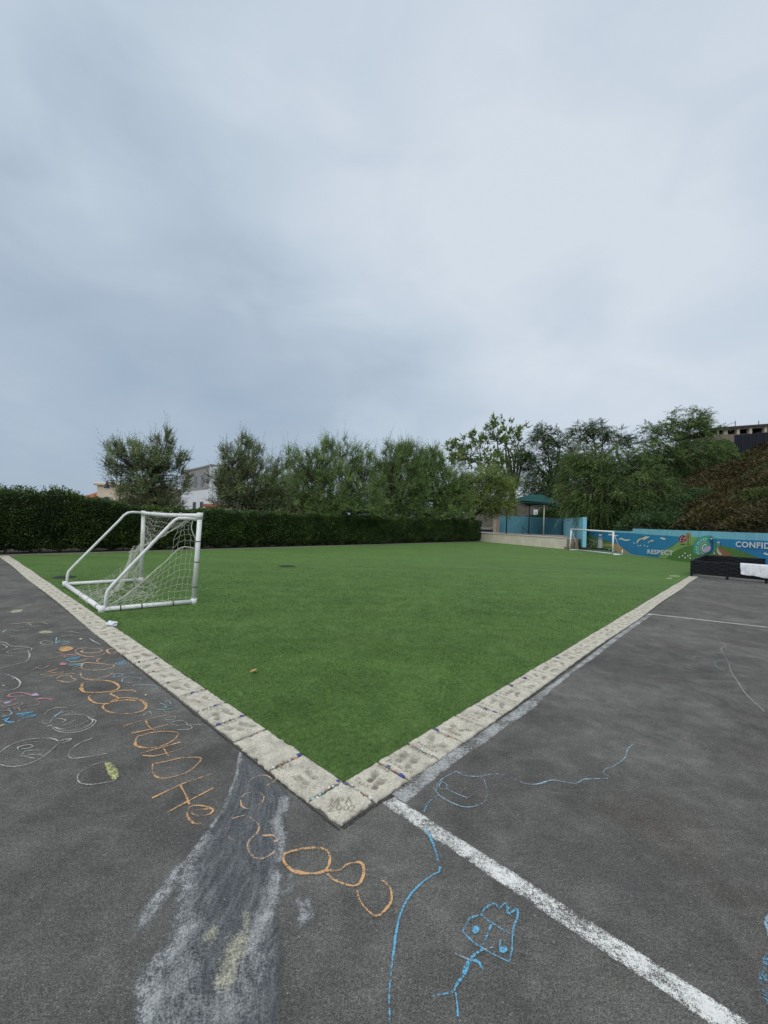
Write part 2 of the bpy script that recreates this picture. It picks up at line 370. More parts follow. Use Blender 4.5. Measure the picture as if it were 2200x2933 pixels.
# ------------------------------------------------------------------ footprint kerb
GLY = {  # single-stroke letters on a 1 x 1 box (x right, y up)
 'M': [[(0, 0), (.1, 1), (.45, .25), (.8, 1), (.95, 0)]], 'P': [[(.1, 0), (.1, 1), (.6, .95), (.7, .7), (.5, .5), (.1, .48)]],
 'A': [[(0, 0), (.42, 1), (.85, 0)], [(.18, .38), (.7, .38)]], '2': [[(.05, .8), (.3, 1), (.65, .9), (.65, .6), (.05, 0), (.8, .03)]],
 '0': [[(.4, 1), (.08, .7), (.08, .3), (.4, 0), (.72, .3), (.72, .7), (.4, 1)]], 'F': [[(.1, 0), (.1, 1), (.7, 1)], [(.1, .52), (.55, .52)]],
 'J': [[(.7, 1), (.65, .2), (.35, 0), (.05, .25)], [(.4, 1), (.95, 1)]], 'B': [[(.1, 0), (.1, 1), (.6, .9), (.55, .58), (.1, .52), (.65, .4), (.6, .08), (.1, 0)]],
 'T': [[(.4, 0), (.4, 1)], [(0, 1), (.8, 1)]], 'S': [[(.7, .85), (.4, 1), (.1, .78), (.6, .35), (.5, .05), (.05, .15)]],
 'K': [[(.1, 0), (.1, 1)], [(.7, 1), (.12, .45), (.75, 0)]], 'N': [[(.08, 0), (.08, 1), (.75, 0), (.75, 1)]],
 'a': [[(.6, .5), (.3, .6), (.08, .3), (.3, .02), (.6, .2), (.6, .55), (.7, 0)]], 'c': [[(.6, .5), (.3, .6), (.08, .3), (.3, 0), (.62, .1)]],
 'd': [[(.62, .5), (.3, .58), (.08, .3), (.3, 0), (.62, .2)], [(.64, 1), (.66, 0)]], 'e': [[(.1, .32), (.6, .36), (.4, .6), (.1, .4), (.2, .05), (.62, .08)]],
 'h': [[(.1, 1), (.1, 0)], [(.1, .4), (.4, .58), (.58, .4), (.6, 0)]], 'i': [[(.25, .55), (.28, 0)], [(.25, .78), (.27, .82)]],
 'l': [[(.2, 1), (.22, .1), (.4, 0)]], 'm': [[(.05, .58), (.07, 0)], [(.07, .4), (.28, .58), (.38, .4), (.38, 0)], [(.38, .4), (.6, .58), (.7, .38), (.72, 0)]],
 'n': [[(.1, .58), (.12, 0)], [(.12, .4), (.4, .6), (.56, .4), (.58, 0)]], 'o': [[(.36, .6), (.08, .4), (.12, .1), (.38, 0), (.62, .2), (.58, .5), (.36, .6)]],
 'r': [[(.12, .58), (.14, 0)], [(.14, .38), (.36, .58), (.56, .52)]], 's': [[(.55, .52), (.3, .6), (.14, .46), (.5, .2), (.38, 0), (.08, .06)]],
 't': [[(.3, .9), (.3, .1), (.5, 0)], [(.08, .6), (.55, .6)]], 'u': [[(.1, .58), (.12, .1), (.38, 0), (.56, .2), (.56, .58), (.6, 0)]],
 'y': [[(.1, .58), (.34, .12)], [(.6, .58), (.3, -.1), (.05, -.3)]], '-': [[(.1, .32), (.6, .32)]], 'v': [[(.08, .58), (.32, 0), (.58, .58)]],
 'b': [[(.1, 1), (.1, 0)], [(.1, .45), (.4, .58), (.6, .3), (.4, 0), (.1, .1)]], 'p': [[(.1, .58), (.1, -.35)], [(.1, .45), (.4, .58), (.6, .3), (.4, 0), (.1, .1)]]}
def textsegs(txt, x, y, h, ang, rng, sp=.82):
    segs = []; cx = 0.
    c, s = math.cos(ang), math.sin(ang)
    for ch in txt:
        if ch in GLY:
            j = rng.normal(0, .05, 2)
            for st in GLY[ch]:
                for p, q in zip(st[:-1], st[1:]):
                    P_ = [(cx+k[0]*.8+j[0])*h for k in (p, q)]; Q_ = [(k[1]+j[1])*h for k in (p, q)]
                    segs.append((x+P_[0]*c-Q_[0]*s, y+P_[0]*s+Q_[0]*c, x+P_[1]*c-Q_[1]*s, y+P_[1]*s+Q_[1]*c))
        cx += .45 if ch in 'il' else sp
    return segs
def segdist(px, py, segs):
    d = np.full(px.shape, 9.)
    for x0, y0, x1, y1 in segs:
        dx, dy = x1-x0, y1-y0; l2 = dx*dx+dy*dy+1e-12
        t = np.clip(((px-x0)*dx+(py-y0)*dy)/l2, 0, 1)
        d = np.minimum(d, np.hypot(px-x0-t*dx, py-y0-t*dy))
    return d
kerb_v = []; 
kerb = MB()
kerb.prism([ST(-.262, -.262), ST(-.262, 17.), ST(.0, 17.), ST(.0, 0), ST(16.6, 0), ST(16.6, -.262)], -.02, .002)
kerb = tag(kerb.build('kerb', M['mortar']), kind='structure')
def foot(px, py, cx, cy, ang, ln, flip):
    c, s = math.cos(ang), math.sin(ang)
    u = ((px-cx)*c+(py-cy)*s)/ln; v = (-(px-cx)*s+(py-cy)*c)/ln*flip
    sm = lambda e: np.clip((1.12-e)/.35, 0, 1)
    heel = sm(np.hypot((u+.32)/.17, v/.145)); ball = sm(np.hypot((u-.16)/.21, (v-.01)/.19)); mid = sm(np.hypot((u+.08)/.24, (v+.05)/.12))*.75
    d = np.maximum(np.maximum(heel, ball), mid)
    for k in range(5):
        d = np.maximum(d, sm(np.hypot((u-(.44-.035*k))/(.062-.006*k), (v-(.14-.075*k))/.045))*.8)
    return d
def slab(s0, s1, t0, t1, seed, along='s', texts=(), fine=True, feet=True, jag=.006):
    rng = np.random.default_rng(seed)
    ds, dt = s1-s0, t1-t0
    step = .0052 if fine == 2 else (.009 if fine == 1 else .035)
    nx, ny = max(6, int(ds/step)), max(6, int(dt/step))
    u, v = np.meshgrid(np.linspace(0, ds, nx+1), np.linspace(0, dt, ny+1), indexing='ij')
    eu = np.minimum(u, ds-u); ev = np.minimum(v, dt-v); ed = np.minimum(eu, ev)
    jx = (fbm(u*26+seed*7.1, v*26, seed)-.5)*jag*2.4; jy = (fbm(u*26, v*26+seed*3.3, seed+50)-.5)*jag*2.4
    fall = np.exp(-ed/.03)
    X = u+jx*fall; Y = v+jy*fall
    tilt = rng.normal(0, .006, 2)
    z = .012+tilt[0]*(u-ds/2)+tilt[1]*(v-dt/2)+(fbm(u*18+seed, v*18, seed+9)-.5)*.003+(fbm(u*70+seed, v*70, seed+19)-.5)*.0035
    z = z-.005*np.clip(1-ed/.007, 0, 1)**2
    dirt = .35*np.clip(1-ed/.012, 0, 1)+.10*fbm(u*9+seed*2.2, v*9, seed+4)
    if feet:
        ln = rng.uniform(.120, .165); off = rng.uniform(.034, .052)
        j = rng.normal(0, .014, 4); an = rng.normal(0, .28, 2); fd = 0
        for k, sg in enumerate((-1, 1)):
            if along == 's': q = foot(X, Y, ds/2+j[k], dt/2+sg*off+j[2+k]*.5, an[k], ln, sg)
            else: q = foot(X, Y, ds/2+sg*off+j[k]*.5, dt/2+j[2+k], math.pi/2+an[k], ln, -sg)
            fd = np.maximum(fd, q)
        dpth = rng.uniform(.65, 1.15); z = z-(.0070*fd+.002*fd*fbm(u*50, v*50, seed+7))*dpth; z = np.maximum(z, .0038); dirt = dirt+fd*dpth*(.48+.60*fbm(u*20+seed, v*20, seed+33))
    for (txt, tx, ty, th, ta) in texts:
        dd = segdist(X, Y, textsegs(txt, tx, ty, th, ta, rng)); g = np.clip((.0048-dd)/.0028, 0, 1)
        z = np.maximum(z-.007*g, .0036)+.0018*np.clip(1-abs(dd-.0075)/.003, 0, 1); dirt = dirt+.75*g
    P = A0[None, None]+E2[None, None]*(s0+X)[..., None]+E1[None, None]*(t0+Y)[..., None]; P[..., 2] = z
    idx = np.arange((nx+1)*(ny+1)).reshape(nx+1, ny+1)
    q = np.stack([idx[:-1, :-1], idx[1:, :-1], idx[1:, 1:], idx[:-1, 1:]], -1).reshape(-1, 4)
    ring = np.concatenate([idx[:, 0], idx[-1, 1:], idx[-2::-1, -1], idx[0, -2:0:-1]])
    low = P.reshape(-1, 3)[ring].copy(); low[:, 2] = -.005
    b = (nx+1)*(ny+1); nr = len(ring); k = np.arange(nr)
    sk = np.stack([ring, b+k, b+(k+1) % nr, np.roll(ring, -1)], -1)
    cen = ST((s0+s1)/2, (t0+t1)/2, 0)
    o = build('slab', np.r_[P.reshape(-1, 3), low], np.r_[q, sk], M['slab'], kerb, True, attrs={'dirt': np.clip(np.r_[dirt.ravel(), np.full(nr, .5)], 0, 1)})
    return o
TILEC = [((.04, .05, .22), 'navy'), ((.72, .72, .68), 'white'), ((.62, .20, .07), 'orange'), ((.35, .55, .55), 'teal'), ((.38, .05, .06), 'red'), ((.10, .10, .16), 'slate'), ((.55, .70, .80), 'pale_blue'), ((.60, .52, .34), 'cream')]
for c, nme in TILEC: M['tile_'+nme] = M_plain('tile_'+nme, c, .35, .08, 30, spec=.5)
def tile(s, t, sz, c, parent, rot=0., asp=1.):
    m = MB(); a = E2*math.cos(rot)+E1*math.sin(rot); b = -E2*math.sin(rot)+E1*math.cos(rot)
    m.obox(ST(s, t, .0100), a*sz/2, b*sz/2*asp, V([0, 0, .005])); o = m.build('mosaic_tile', M['tile_'+c], parent); bevel(o, .0015, 1); return o
rngk = np.random.default_rng(11)
corner = slab(-.25, -.006, -.25, -.006, 77, feet=False, fine=2, jag=.014,
     texts=[('MPA', .062, .152, .052, -math.pi/4+.02), ('2002', .026, .116, .046, -math.pi/4)])
corner['label'] = 'corner slab scratched with letters and a year'
RN = [('Tess', 'Soso'), ('Francis-', 'Jonathan'), ('Bellamy', 'Jenny'), ('Thomas', 'Tory'), ('Jason', 'Tomas'), ('Kate', 'Anna'), ('Sam', 'Nina'), ('Annie', 'Ben'), ('Tomas', 'Sara'), ('Jon', 'Kim')]
sb = [0, .285, .596, .893, 1.198, 1.50, 1.82, 2.13]
while sb[-1] < 16.4: sb.append(sb[-1]+rngk.uniform(.295, .325))
for i, (a, b) in enumerate(zip(sb[:-1], sb[1:])):
    fine = 2 if i < 7 else (1 if i < 42 else 0)
    tx = []
    if i < len(RN):
        # names run across the strip, from the turf edge to the asphalt edge
        t1_, t2_ = RN[i]
        tx = [(t1_, .012+.03, .222, .034, -math.pi/2), (t2_, (b-a)-.040, .225, .030, -math.pi/2)]
    elif i < 16: tx = [('nmoan'[i % 3:], .03, .2, .03, -math.pi/2)]
    wv = -.012*math.sin(a*1.2)-.012
    o = slab(a+.007, b-.007, -.25+wv, -.008+.004*math.sin(a*3.1), 100+i, 's', tx, fine)
    if i < 12:
        cs = [['slate', 'white', 'white', 'pale_blue', 'red', 'white'], ['red', 'slate', 'red', 'navy'], ['cream', 'pale_blue', 'white'], ['navy', 'white', 'red', 'red'], ['cream', 'white'], ['pale_blue', 'slate', 'navy'], ['pale_blue', 'white'], ['slate', 'white', 'white'], ['navy', 'white'], ['white', 'pale_blue'], ['white'], ['navy', 'white']][i]
        for k, c in enumerate(cs):
            tt = -.018-(.21)*(k+.3)/max(len(cs)-.4, 1)
            tile(a+rngk.uniform(-.012, .016), tt, rngk.uniform(.008, .015)*(2.5 if c in ('navy', 'slate') else 1), c, o, rngk.uniform(-.25, .25), rngk.uniform(.8, 1.5))
LNm = [('Tory', ''), None, ('Sloan', ''), ('Kenura', ''), ('Jan Sam', ''), ('Nola', ''), ('', ''), ('Karina', ''), ('Tomas', ''), ('Nell', '')]
tb = [0, .39, .835, 1.134, 1.444, 1.814, 2.181, 2.55, 2.927, 3.308, 3.676, 4.097]
while tb[-1] < 16.7: tb.append(tb[-1]+rngk.uniform(.33, .40))
for i, (a, b) in enumerate(zip(tb[:-1], tb[1:])):
    fine = 2 if i < 6 else (1 if i < 40 else 0)
    tx = []
    if i < len(LNm) and LNm[i] and LNm[i][0]: tx = [(LNm[i][0], .035, (b-a)-.05, .034, .02)]
    elif i < 16 and i != 1: tx = [('anem'[i % 2:], .05, (b-a)-.05, .03, .05)]
    wv = -.008+.012*math.sin(a*1.1)
    o = slab(-.25+wv, -.006+.005*math.sin(a*2.3), a+.007, b-.007, 300+i, 't', tx, fine, feet=(i != 1), jag=.014 if i == 1 else .007)
    if i == 1: o['label'] = 'larger plain patched slab without footprints'
    if i < 14:
        cs = [['navy', 'slate', 'white', 'white', 'orange', 'teal', 'teal', 'white', 'teal'], ['navy', 'orange', 'white', 'red', 'orange', 'white'], ['red'], ['navy', 'white', 'slate', 'white', 'navy'], ['white', 'navy', 'white', 'white'], ['slate', 'navy', 'cream'], ['white', 'slate'], ['white', 'red'], ['navy', 'white', 'navy'], ['orange', 'white'], ['teal', 'white'], ['orange'], ['white', 'teal'], ['white']][i]
        for k, c in enumerate(cs):
            ss = -.02-(.215)*(k+.3)/max(len(cs)-.4, 1)
            tile(ss, a+rngk.uniform(-.012, .018), rngk.uniform(.008, .016)*(2.4 if c == 'navy' else 1), c, o, rngk.uniform(-.3, .3), rngk.uniform(.8, 1.3))
# ------------------------------------------------------------------ painted court lines (flat on the asphalt)
def ribbon(name, left, right, mat, z, parent, press=None):
    n = len(left); cols = 5
    v = []; ed = []
    for l_, r_ in zip(left, right):
        for k in range(cols):
            f = k/(cols-1); p = V(l_)*(1-f)+V(r_)*f; v.append((p[0], p[1], z)); ed.append(abs(2*f-1))
    f = np.array([(i*cols+k, i*cols+k+1, (i+1)*cols+k+1, (i+1)*cols+k) for i in range(n-1) for k in range(cols-1)])
    return build(name, v, f, mat, parent, attrs={'edge': ed, 'press': press if press is not None else np.zeros(len(v))})
rl = np.random.default_rng(5)
M['joint'] = M_paintline('joint_dirt', (.040, .037, .031), .60); M['crack'] = M_plain('crack_dirt', (.030, .028, .024), .95, .4, 60, .8, 120)
sj = np.linspace(-.25, 12, 520); wj = .016+.020*fbm(sj*5, sj*0, 12)*np.clip(1.3-sj/6, .2, 1)
ribbon('kerb_joint', [ST(s_, -.258-.012*math.sin(s_*1.2)) for s_ in sj], [ST(s_, -.258-.012*math.sin(s_*1.2)-w_-.010*vnoise(s_*40, 0, 4)) for s_, w_ in zip(sj, wj)], M['joint'], .0028, asphalt)
tj = np.linspace(-.27, 14, 560); wj = .004+.012*fbm(tj*6, tj*0, 15)
ribbon('kerb_joint', [ST(-.262, t_) for t_ in tj], [ST(-.262-w_-.006*vnoise(t_*40, 0, 6), t_) for t_, w_ in zip(tj, wj)], M['joint'], .0028, asphalt)
tt = np.linspace(-.285, -9, 120)
o = ribbon('court_line', [ST(.119+.0015*t+rl.normal(0, .0012), t-.018) for t in tt], [ST(.022+.0015*t+rl.normal(0, .0012), t) for t in tt], M['line_new'], .004, asphalt); o['label'] = 'broad white court line running out from the kerb corner'
wl = [(.088, -.268), (.39, -.262), (.752, -.268), (1.238, -.282), (1.867, -.292), (2.531, -.307), (3.304, -.300), (4.777, -.275), (7.42, -.285)]
wr = [(.135, -.381), (.397, -.37), (.715, -.362), (1.038, -.385), (1.255, -.381), (1.83, -.405), (2.281, -.365), (3.113, -.345), (3.722, -.364), (5.017, -.35), (7.42, -.37)]
ss = np.linspace(.121, 7.42, 150)
li = np.interp(ss, [a for a, b in wl], [b for a, b in wl]); ri = np.interp(ss, [a for a, b in wr], [b for a, b in wr])
o = ribbon('court_line', [ST(s, a+rl.normal(0, .001)) for s, a in zip(ss, li)], [ST(s, a+rl.normal(0, .0015)) for s, a in zip(ss, ri)], M['line_old'], .0035, asphalt); o['label'] = 'worn grey court line along the footprint kerb'
tt = np.linspace(-.30, -9, 60)
o = ribbon('court_line', [ST(7.36-.275*(t+.3), t) for t in tt], [ST(7.425-.275*(t+.3), t) for t in tt], M['line_thin'], .004, asphalt); o['label'] = 'thin white court line farther along the yard'
# ------------------------------------------------------------------ cement washed over the asphalt
ZE = (300, 2150, .51236); ZF = (1000, 2100, .5425); ZG = (1600, 1700, .5576); ZA = (0, 1650, .36166); ZH = (0, 1780, .25317)
def GP(zz, pts, z=0): return [G(a, b, z) for a, b in Z(*zz, pts)]
def pdist(P, poly):
    return segdist(P[..., 0], P[..., 1], [(a[0], a[1], b[0], b[1]) for a, b in zip(poly[:-1], poly[1:])])
def wash():
    lf = GP(ZE, [(752, 5), (735, 60), (715, 150), (640, 330), (540, 455), (440, 570), (330, 690), (170, 880), (120, 1000), (120, 1200), (120, 1400), (120, 1680)])
    rt = GP(ZE, [(772, 12), (880, 92), (965, 160), (1060, 265), (1075, 440), (1190, 560), (1210, 750), (1230, 900), (1180, 1010), (1010, 1150), (985, 1400), (970, 1680)])
    n = 230; m = 120
    def res(p):
        p = V(p); t = np.linspace(0, len(p)-1, n); k = np.minimum(t.astype(int), len(p)-2); f = (t-k)[:, None]; return p[k]*(1-f)+p[k+1]*f
    a, b = res(lf), res(rt); f = np.linspace(0, 1, m)[None, :, None]
    P = a[:, None]*(1-f)+b[:, None]*f; P[..., 2] = .0022
    g = lambda pts, wd, z=ZE: np.exp(-(pdist(P, GP(z, pts))/wd)**2)
    light = np.maximum.reduce([g([(755, 15), (735, 120), (690, 240), (640, 330), (600, 420)], .022)*.9, g([(560, 470), (500, 560), (470, 640), (440, 850), (430, 950)], .045)*.8,
        g([(400, 660), (330, 780), (200, 960)], .05)*.95, g([(450, 1000), (400, 1080), (280, 1220), (230, 1330)], .055)*.9, g([(290, 1360), (240, 1430), (230, 1500)], .04)*1.05,
        g([(1010, 270), (1000, 330), (960, 400), (990, 470), (980, 600)], .035)*.85, g([(960, 700), (930, 860), (880, 960), (820, 1100)], .04)*.9,
        g([(1100, 640), (1030, 720), (1000, 790)], .04)*.6, g([(420, 1120), (400, 1300), (420, 1600)], .08)*.55, g([(800, 1200), (700, 1400), (640, 1600)], .09)*.55, g([(1110, 870), (1120, 930)], .052)*.85])
    cream = np.maximum.reduce([g([(760, 1060), (700, 1180), (680, 1280)], .045), g([(600, 1020), (590, 1050)], .03)*.7, g([(790, 920), (790, 980)], .018)*.9, g([(690, 840), (600, 850)], .03)*.35])
    inner = GP(ZE, [(765, 25), (960, 160), (1040, 270), (985, 450), (975, 700), (960, 900), (985, 1100), (975, 1400), (965, 1690), (230, 1690), (210, 1330), (330, 1150), (430, 950), (470, 700), (560, 470), (660, 330), (745, 100)])
    x, y = P[..., 0], P[..., 1]; ins = np.zeros(x.shape, bool)
    for (ax, ay, _), (bx, by, _) in zip(inner, inner[1:]+inner[:1]):
        c = ((ay > y) != (by > y)) & (x < (bx-ax)*(y-ay)/(by-ay+1e-12)+ax); ins ^= c
    dd = pdist(P, inner+inner[:1]); dark = np.clip(.5+np.where(ins, dd, -dd)/.05, 0, 1)
    idx = np.arange(n*m).reshape(n, m)
    q = np.stack([idx[:-1, :-1], idx[1:, :-1], idx[1:, 1:], idx[:-1, 1:]], -1).reshape(-1, 4)[:, ::-1]
    along = np.repeat(np.linspace(0, 1, n)[:, None], m, 1); acr = np.repeat(np.linspace(0, 1, m)[None], n, 0)
    mt = NT('cement_wash')
    cb = mt.n('ShaderNodeCombineXYZ'); mt.l(mt.math('MULTIPLY', mt.attr('acr'), 9.), cb.inputs[0]); mt.l(mt.math('MULTIPLY', mt.attr('along'), 5.), cb.inputs[1])
    st = mt.noise(2.2, 6, .72, vec=cb.outputs[0], dist=.6); sp = mt.noise(150, 3, .75); bl = mt.noise(13, 5, .7); pt = mt.noise(34, 4, .7)
    tex = mt.math('ADD', mt.math('MULTIPLY', sp, .52), mt.math('ADD', mt.math('MULTIPLY', bl, .40), mt.math('ADD', mt.math('MULTIPLY', st, .42), mt.math('MULTIPLY', pt, .40))))
    tex = mt.math('ADD', mt.math('MULTIPLY', tex, .95), -.40)
    lt = mt.math('MULTIPLY', mt.ramp(mt.math('ADD', tex, mt.math('MULTIPLY', mt.attr('light'), .36)), [(.50, 0.), (.80, 1.)]), mt.ramp(mt.attr('light'), [(.03, 0.), (.35, 1.)]))
    cm = mt.math('MULTIPLY', mt.ramp(mt.math('ADD', tex, mt.math('MULTIPLY', mt.attr('cream'), .30)), [(.54, 0.), (.80, 1.)]), mt.ramp(mt.attr('cream'), [(.05, 0.), (.4, 1.)]))
    base = mt.ramp(st, [(.28, (.056, .060, .068)), (.5, (.108, .114, .120)), (.72, (.205, .209, .208))])
    base = mt.mix(.55, base, mt.ramp(sp, [(.32, .45), (.64, 1.5)]), 'MULTIPLY')
    base = mt.mix(mt.ramp(bl, [(.45, 0.), (.75, .6)]), base, (.125, .13, .122))
    c = mt.mix(mt.math('MULTIPLY', lt, .85), base, (.36, .365, .36)); c = mt.mix(mt.math('MULTIPLY', cm, .9), c, (.46, .44, .32)); c = mt.mix(.7, c, mt.ramp(sp, [(.30, .55), (.64, 1.4)]), 'MULTIPLY')
    mt.col(c); mt.rough(.9); mt.spec(.2)
    da = mt.math('MULTIPLY', mt.ramp(mt.math('ADD', mt.attr('dark'), mt.math('MULTIPLY', mt.math('SUBTRACT', bl, .5), 1.8)), [(.20, 0.), (.85, 1.)]), .85)
    mt.alpha(mt.math('MAXIMUM', da, mt.math('MAXIMUM', lt, cm)))
    mt.bump(mt.math('ADD', sp, pt), .35, .004)
    ef = np.clip(np.minimum(acr, 1-acr)/.06, 0, 1)
    o = build('cement_wash', P.reshape(-1, 3), q, mt.m, asphalt, attrs={'light': (light*ef).ravel(), 'cream': (cream*ef).ravel(), 'dark': dark.ravel(), 'along': along.ravel(), 'acr': acr.ravel()})
    o['label'] = 'blue-grey cement wash smeared over the asphalt below the kerb'
wash()
# ------------------------------------------------------------------ chalk drawings
CH = {'orange': (.76, .44, .21), 'peach': (.70, .46, .30), 'blue': (.16, .48, .72), 'pale': (.36, .50, .60), 'white': (.58, .58, .52), 'yellow': (.72, .72, .30), 'cream': (.62, .62, .42), 'pink': (.72, .30, .34), 'lilac': (.62, .48, .68), 'teal': (.30, .60, .60), 'rosy': (.40, .28, .25)}
for k, c in CH.items():
    M['chalk_'+k] = M_chalk('chalk_'+k, c, .535); M['chalkf_'+k] = M_chalk('faint_chalk_'+k, c, .575)
CZ = [.0048]
def chalk(name, label, strokes, faint=False):
    """strokes: (zoom, colour, width in m, points[, press]) -> one flat drawing; one colour per object part list"""
    bycol = {}
    for s in strokes: bycol.setdefault((s[1], s[5] if len(s) > 5 else faint), []).append(s)
    objs = []
    for (c, fa), lst in bycol.items():
        vs_, fs_, eds, prs = [], [], [], []
        for s in lst:
            pr = s[4] if len(s) > 4 and s[4] is not None else .5
            wp = smooth_path([(a, b, 0) for a, b in s[3]], 7)
            g = V([G(p[0]*s[0][2]+s[0][0], p[1]*s[0][2]+s[0][1]) for p in wp])
            # resample about every 2 cm, hand wobble in width
            n = len(g); tg = np.gradient(g, axis=0); tg /= np.linalg.norm(tg, axis=1)[:, None]+1e-9
            nr = np.c_[-tg[:, 1], tg[:, 0], np.zeros(n)]
            rs = np.random.default_rng(int(abs(g[0, 0]*1000)) % 9999)
            wv = s[2]*.5*(1+.30*np.interp(np.arange(n), np.arange(0, n+6, 5), rs.normal(0, 1, len(np.arange(0, n+6, 5)))))
            wv = np.clip(wv, s[2]*.25, s[2]*.9)[:, None]*(.62 if c in ('white', 'pale') else .80); pv = np.clip(pr+.35*np.interp(np.arange(n), np.arange(0, n+9, 8), rs.normal(0, 1, len(np.arange(0, n+9, 8)))), -.6, 1.3)
            b = len(vs_)
            CZ[0] += .00002
            for i in range(n):
                for k, f in enumerate((-1, -.45, .45, 1)):
                    p = g[i]+nr[i]*wv[i]*f; vs_.append((p[0], p[1], CZ[0])); eds.append(abs(f)); prs.append(pv[i])
            fs_ += [(b+i*4+k, b+i*4+k+1, b+(i+1)*4+k+1, b+(i+1)*4+k) for i in range(n-1) for k in range(3)]
        objs.append(build(name, vs_, np.array(fs_), M[('chalkf_' if fa else 'chalk_')+c], asphalt, attrs={'edge': eds, 'press': prs}))
    for o in objs: o['label'] = label
def chalkfill(name, label, zz, poly, c, press=.1):
    pts = smooth_path([(a, b, 0) for a, b in poly+poly[:1]], 5)[:-1]
    g = [G(p[0]*zz[2]+zz[0], p[1]*zz[2]+zz[1]) for p in pts]; cen = np.mean(g, 0); n = len(g); CZ[0] += .00003
    v = [(cen[0], cen[1], CZ[0])]+[tuple(cen[:2]+(p[:2]-cen[:2])*.7)+(CZ[0],) for p in g]+[(p[0], p[1], CZ[0]) for p in g]
    f = [(0, 1+i, 1+(i+1) % n) for i in range(n)]+[(1+i, 1+n+i, 1+n+(i+1) % n, 1+(i+1) % n) for i in range(n)]
    o = build(name, v, f, M['chalk_'+c], asphalt, attrs={'edge': [0.]+[.3]*n+[1.]*n, 'press': [press]*(2*n+1)}); o['label'] = label
W1, W2, W3 = .019, .014, .011
O = 'orange'
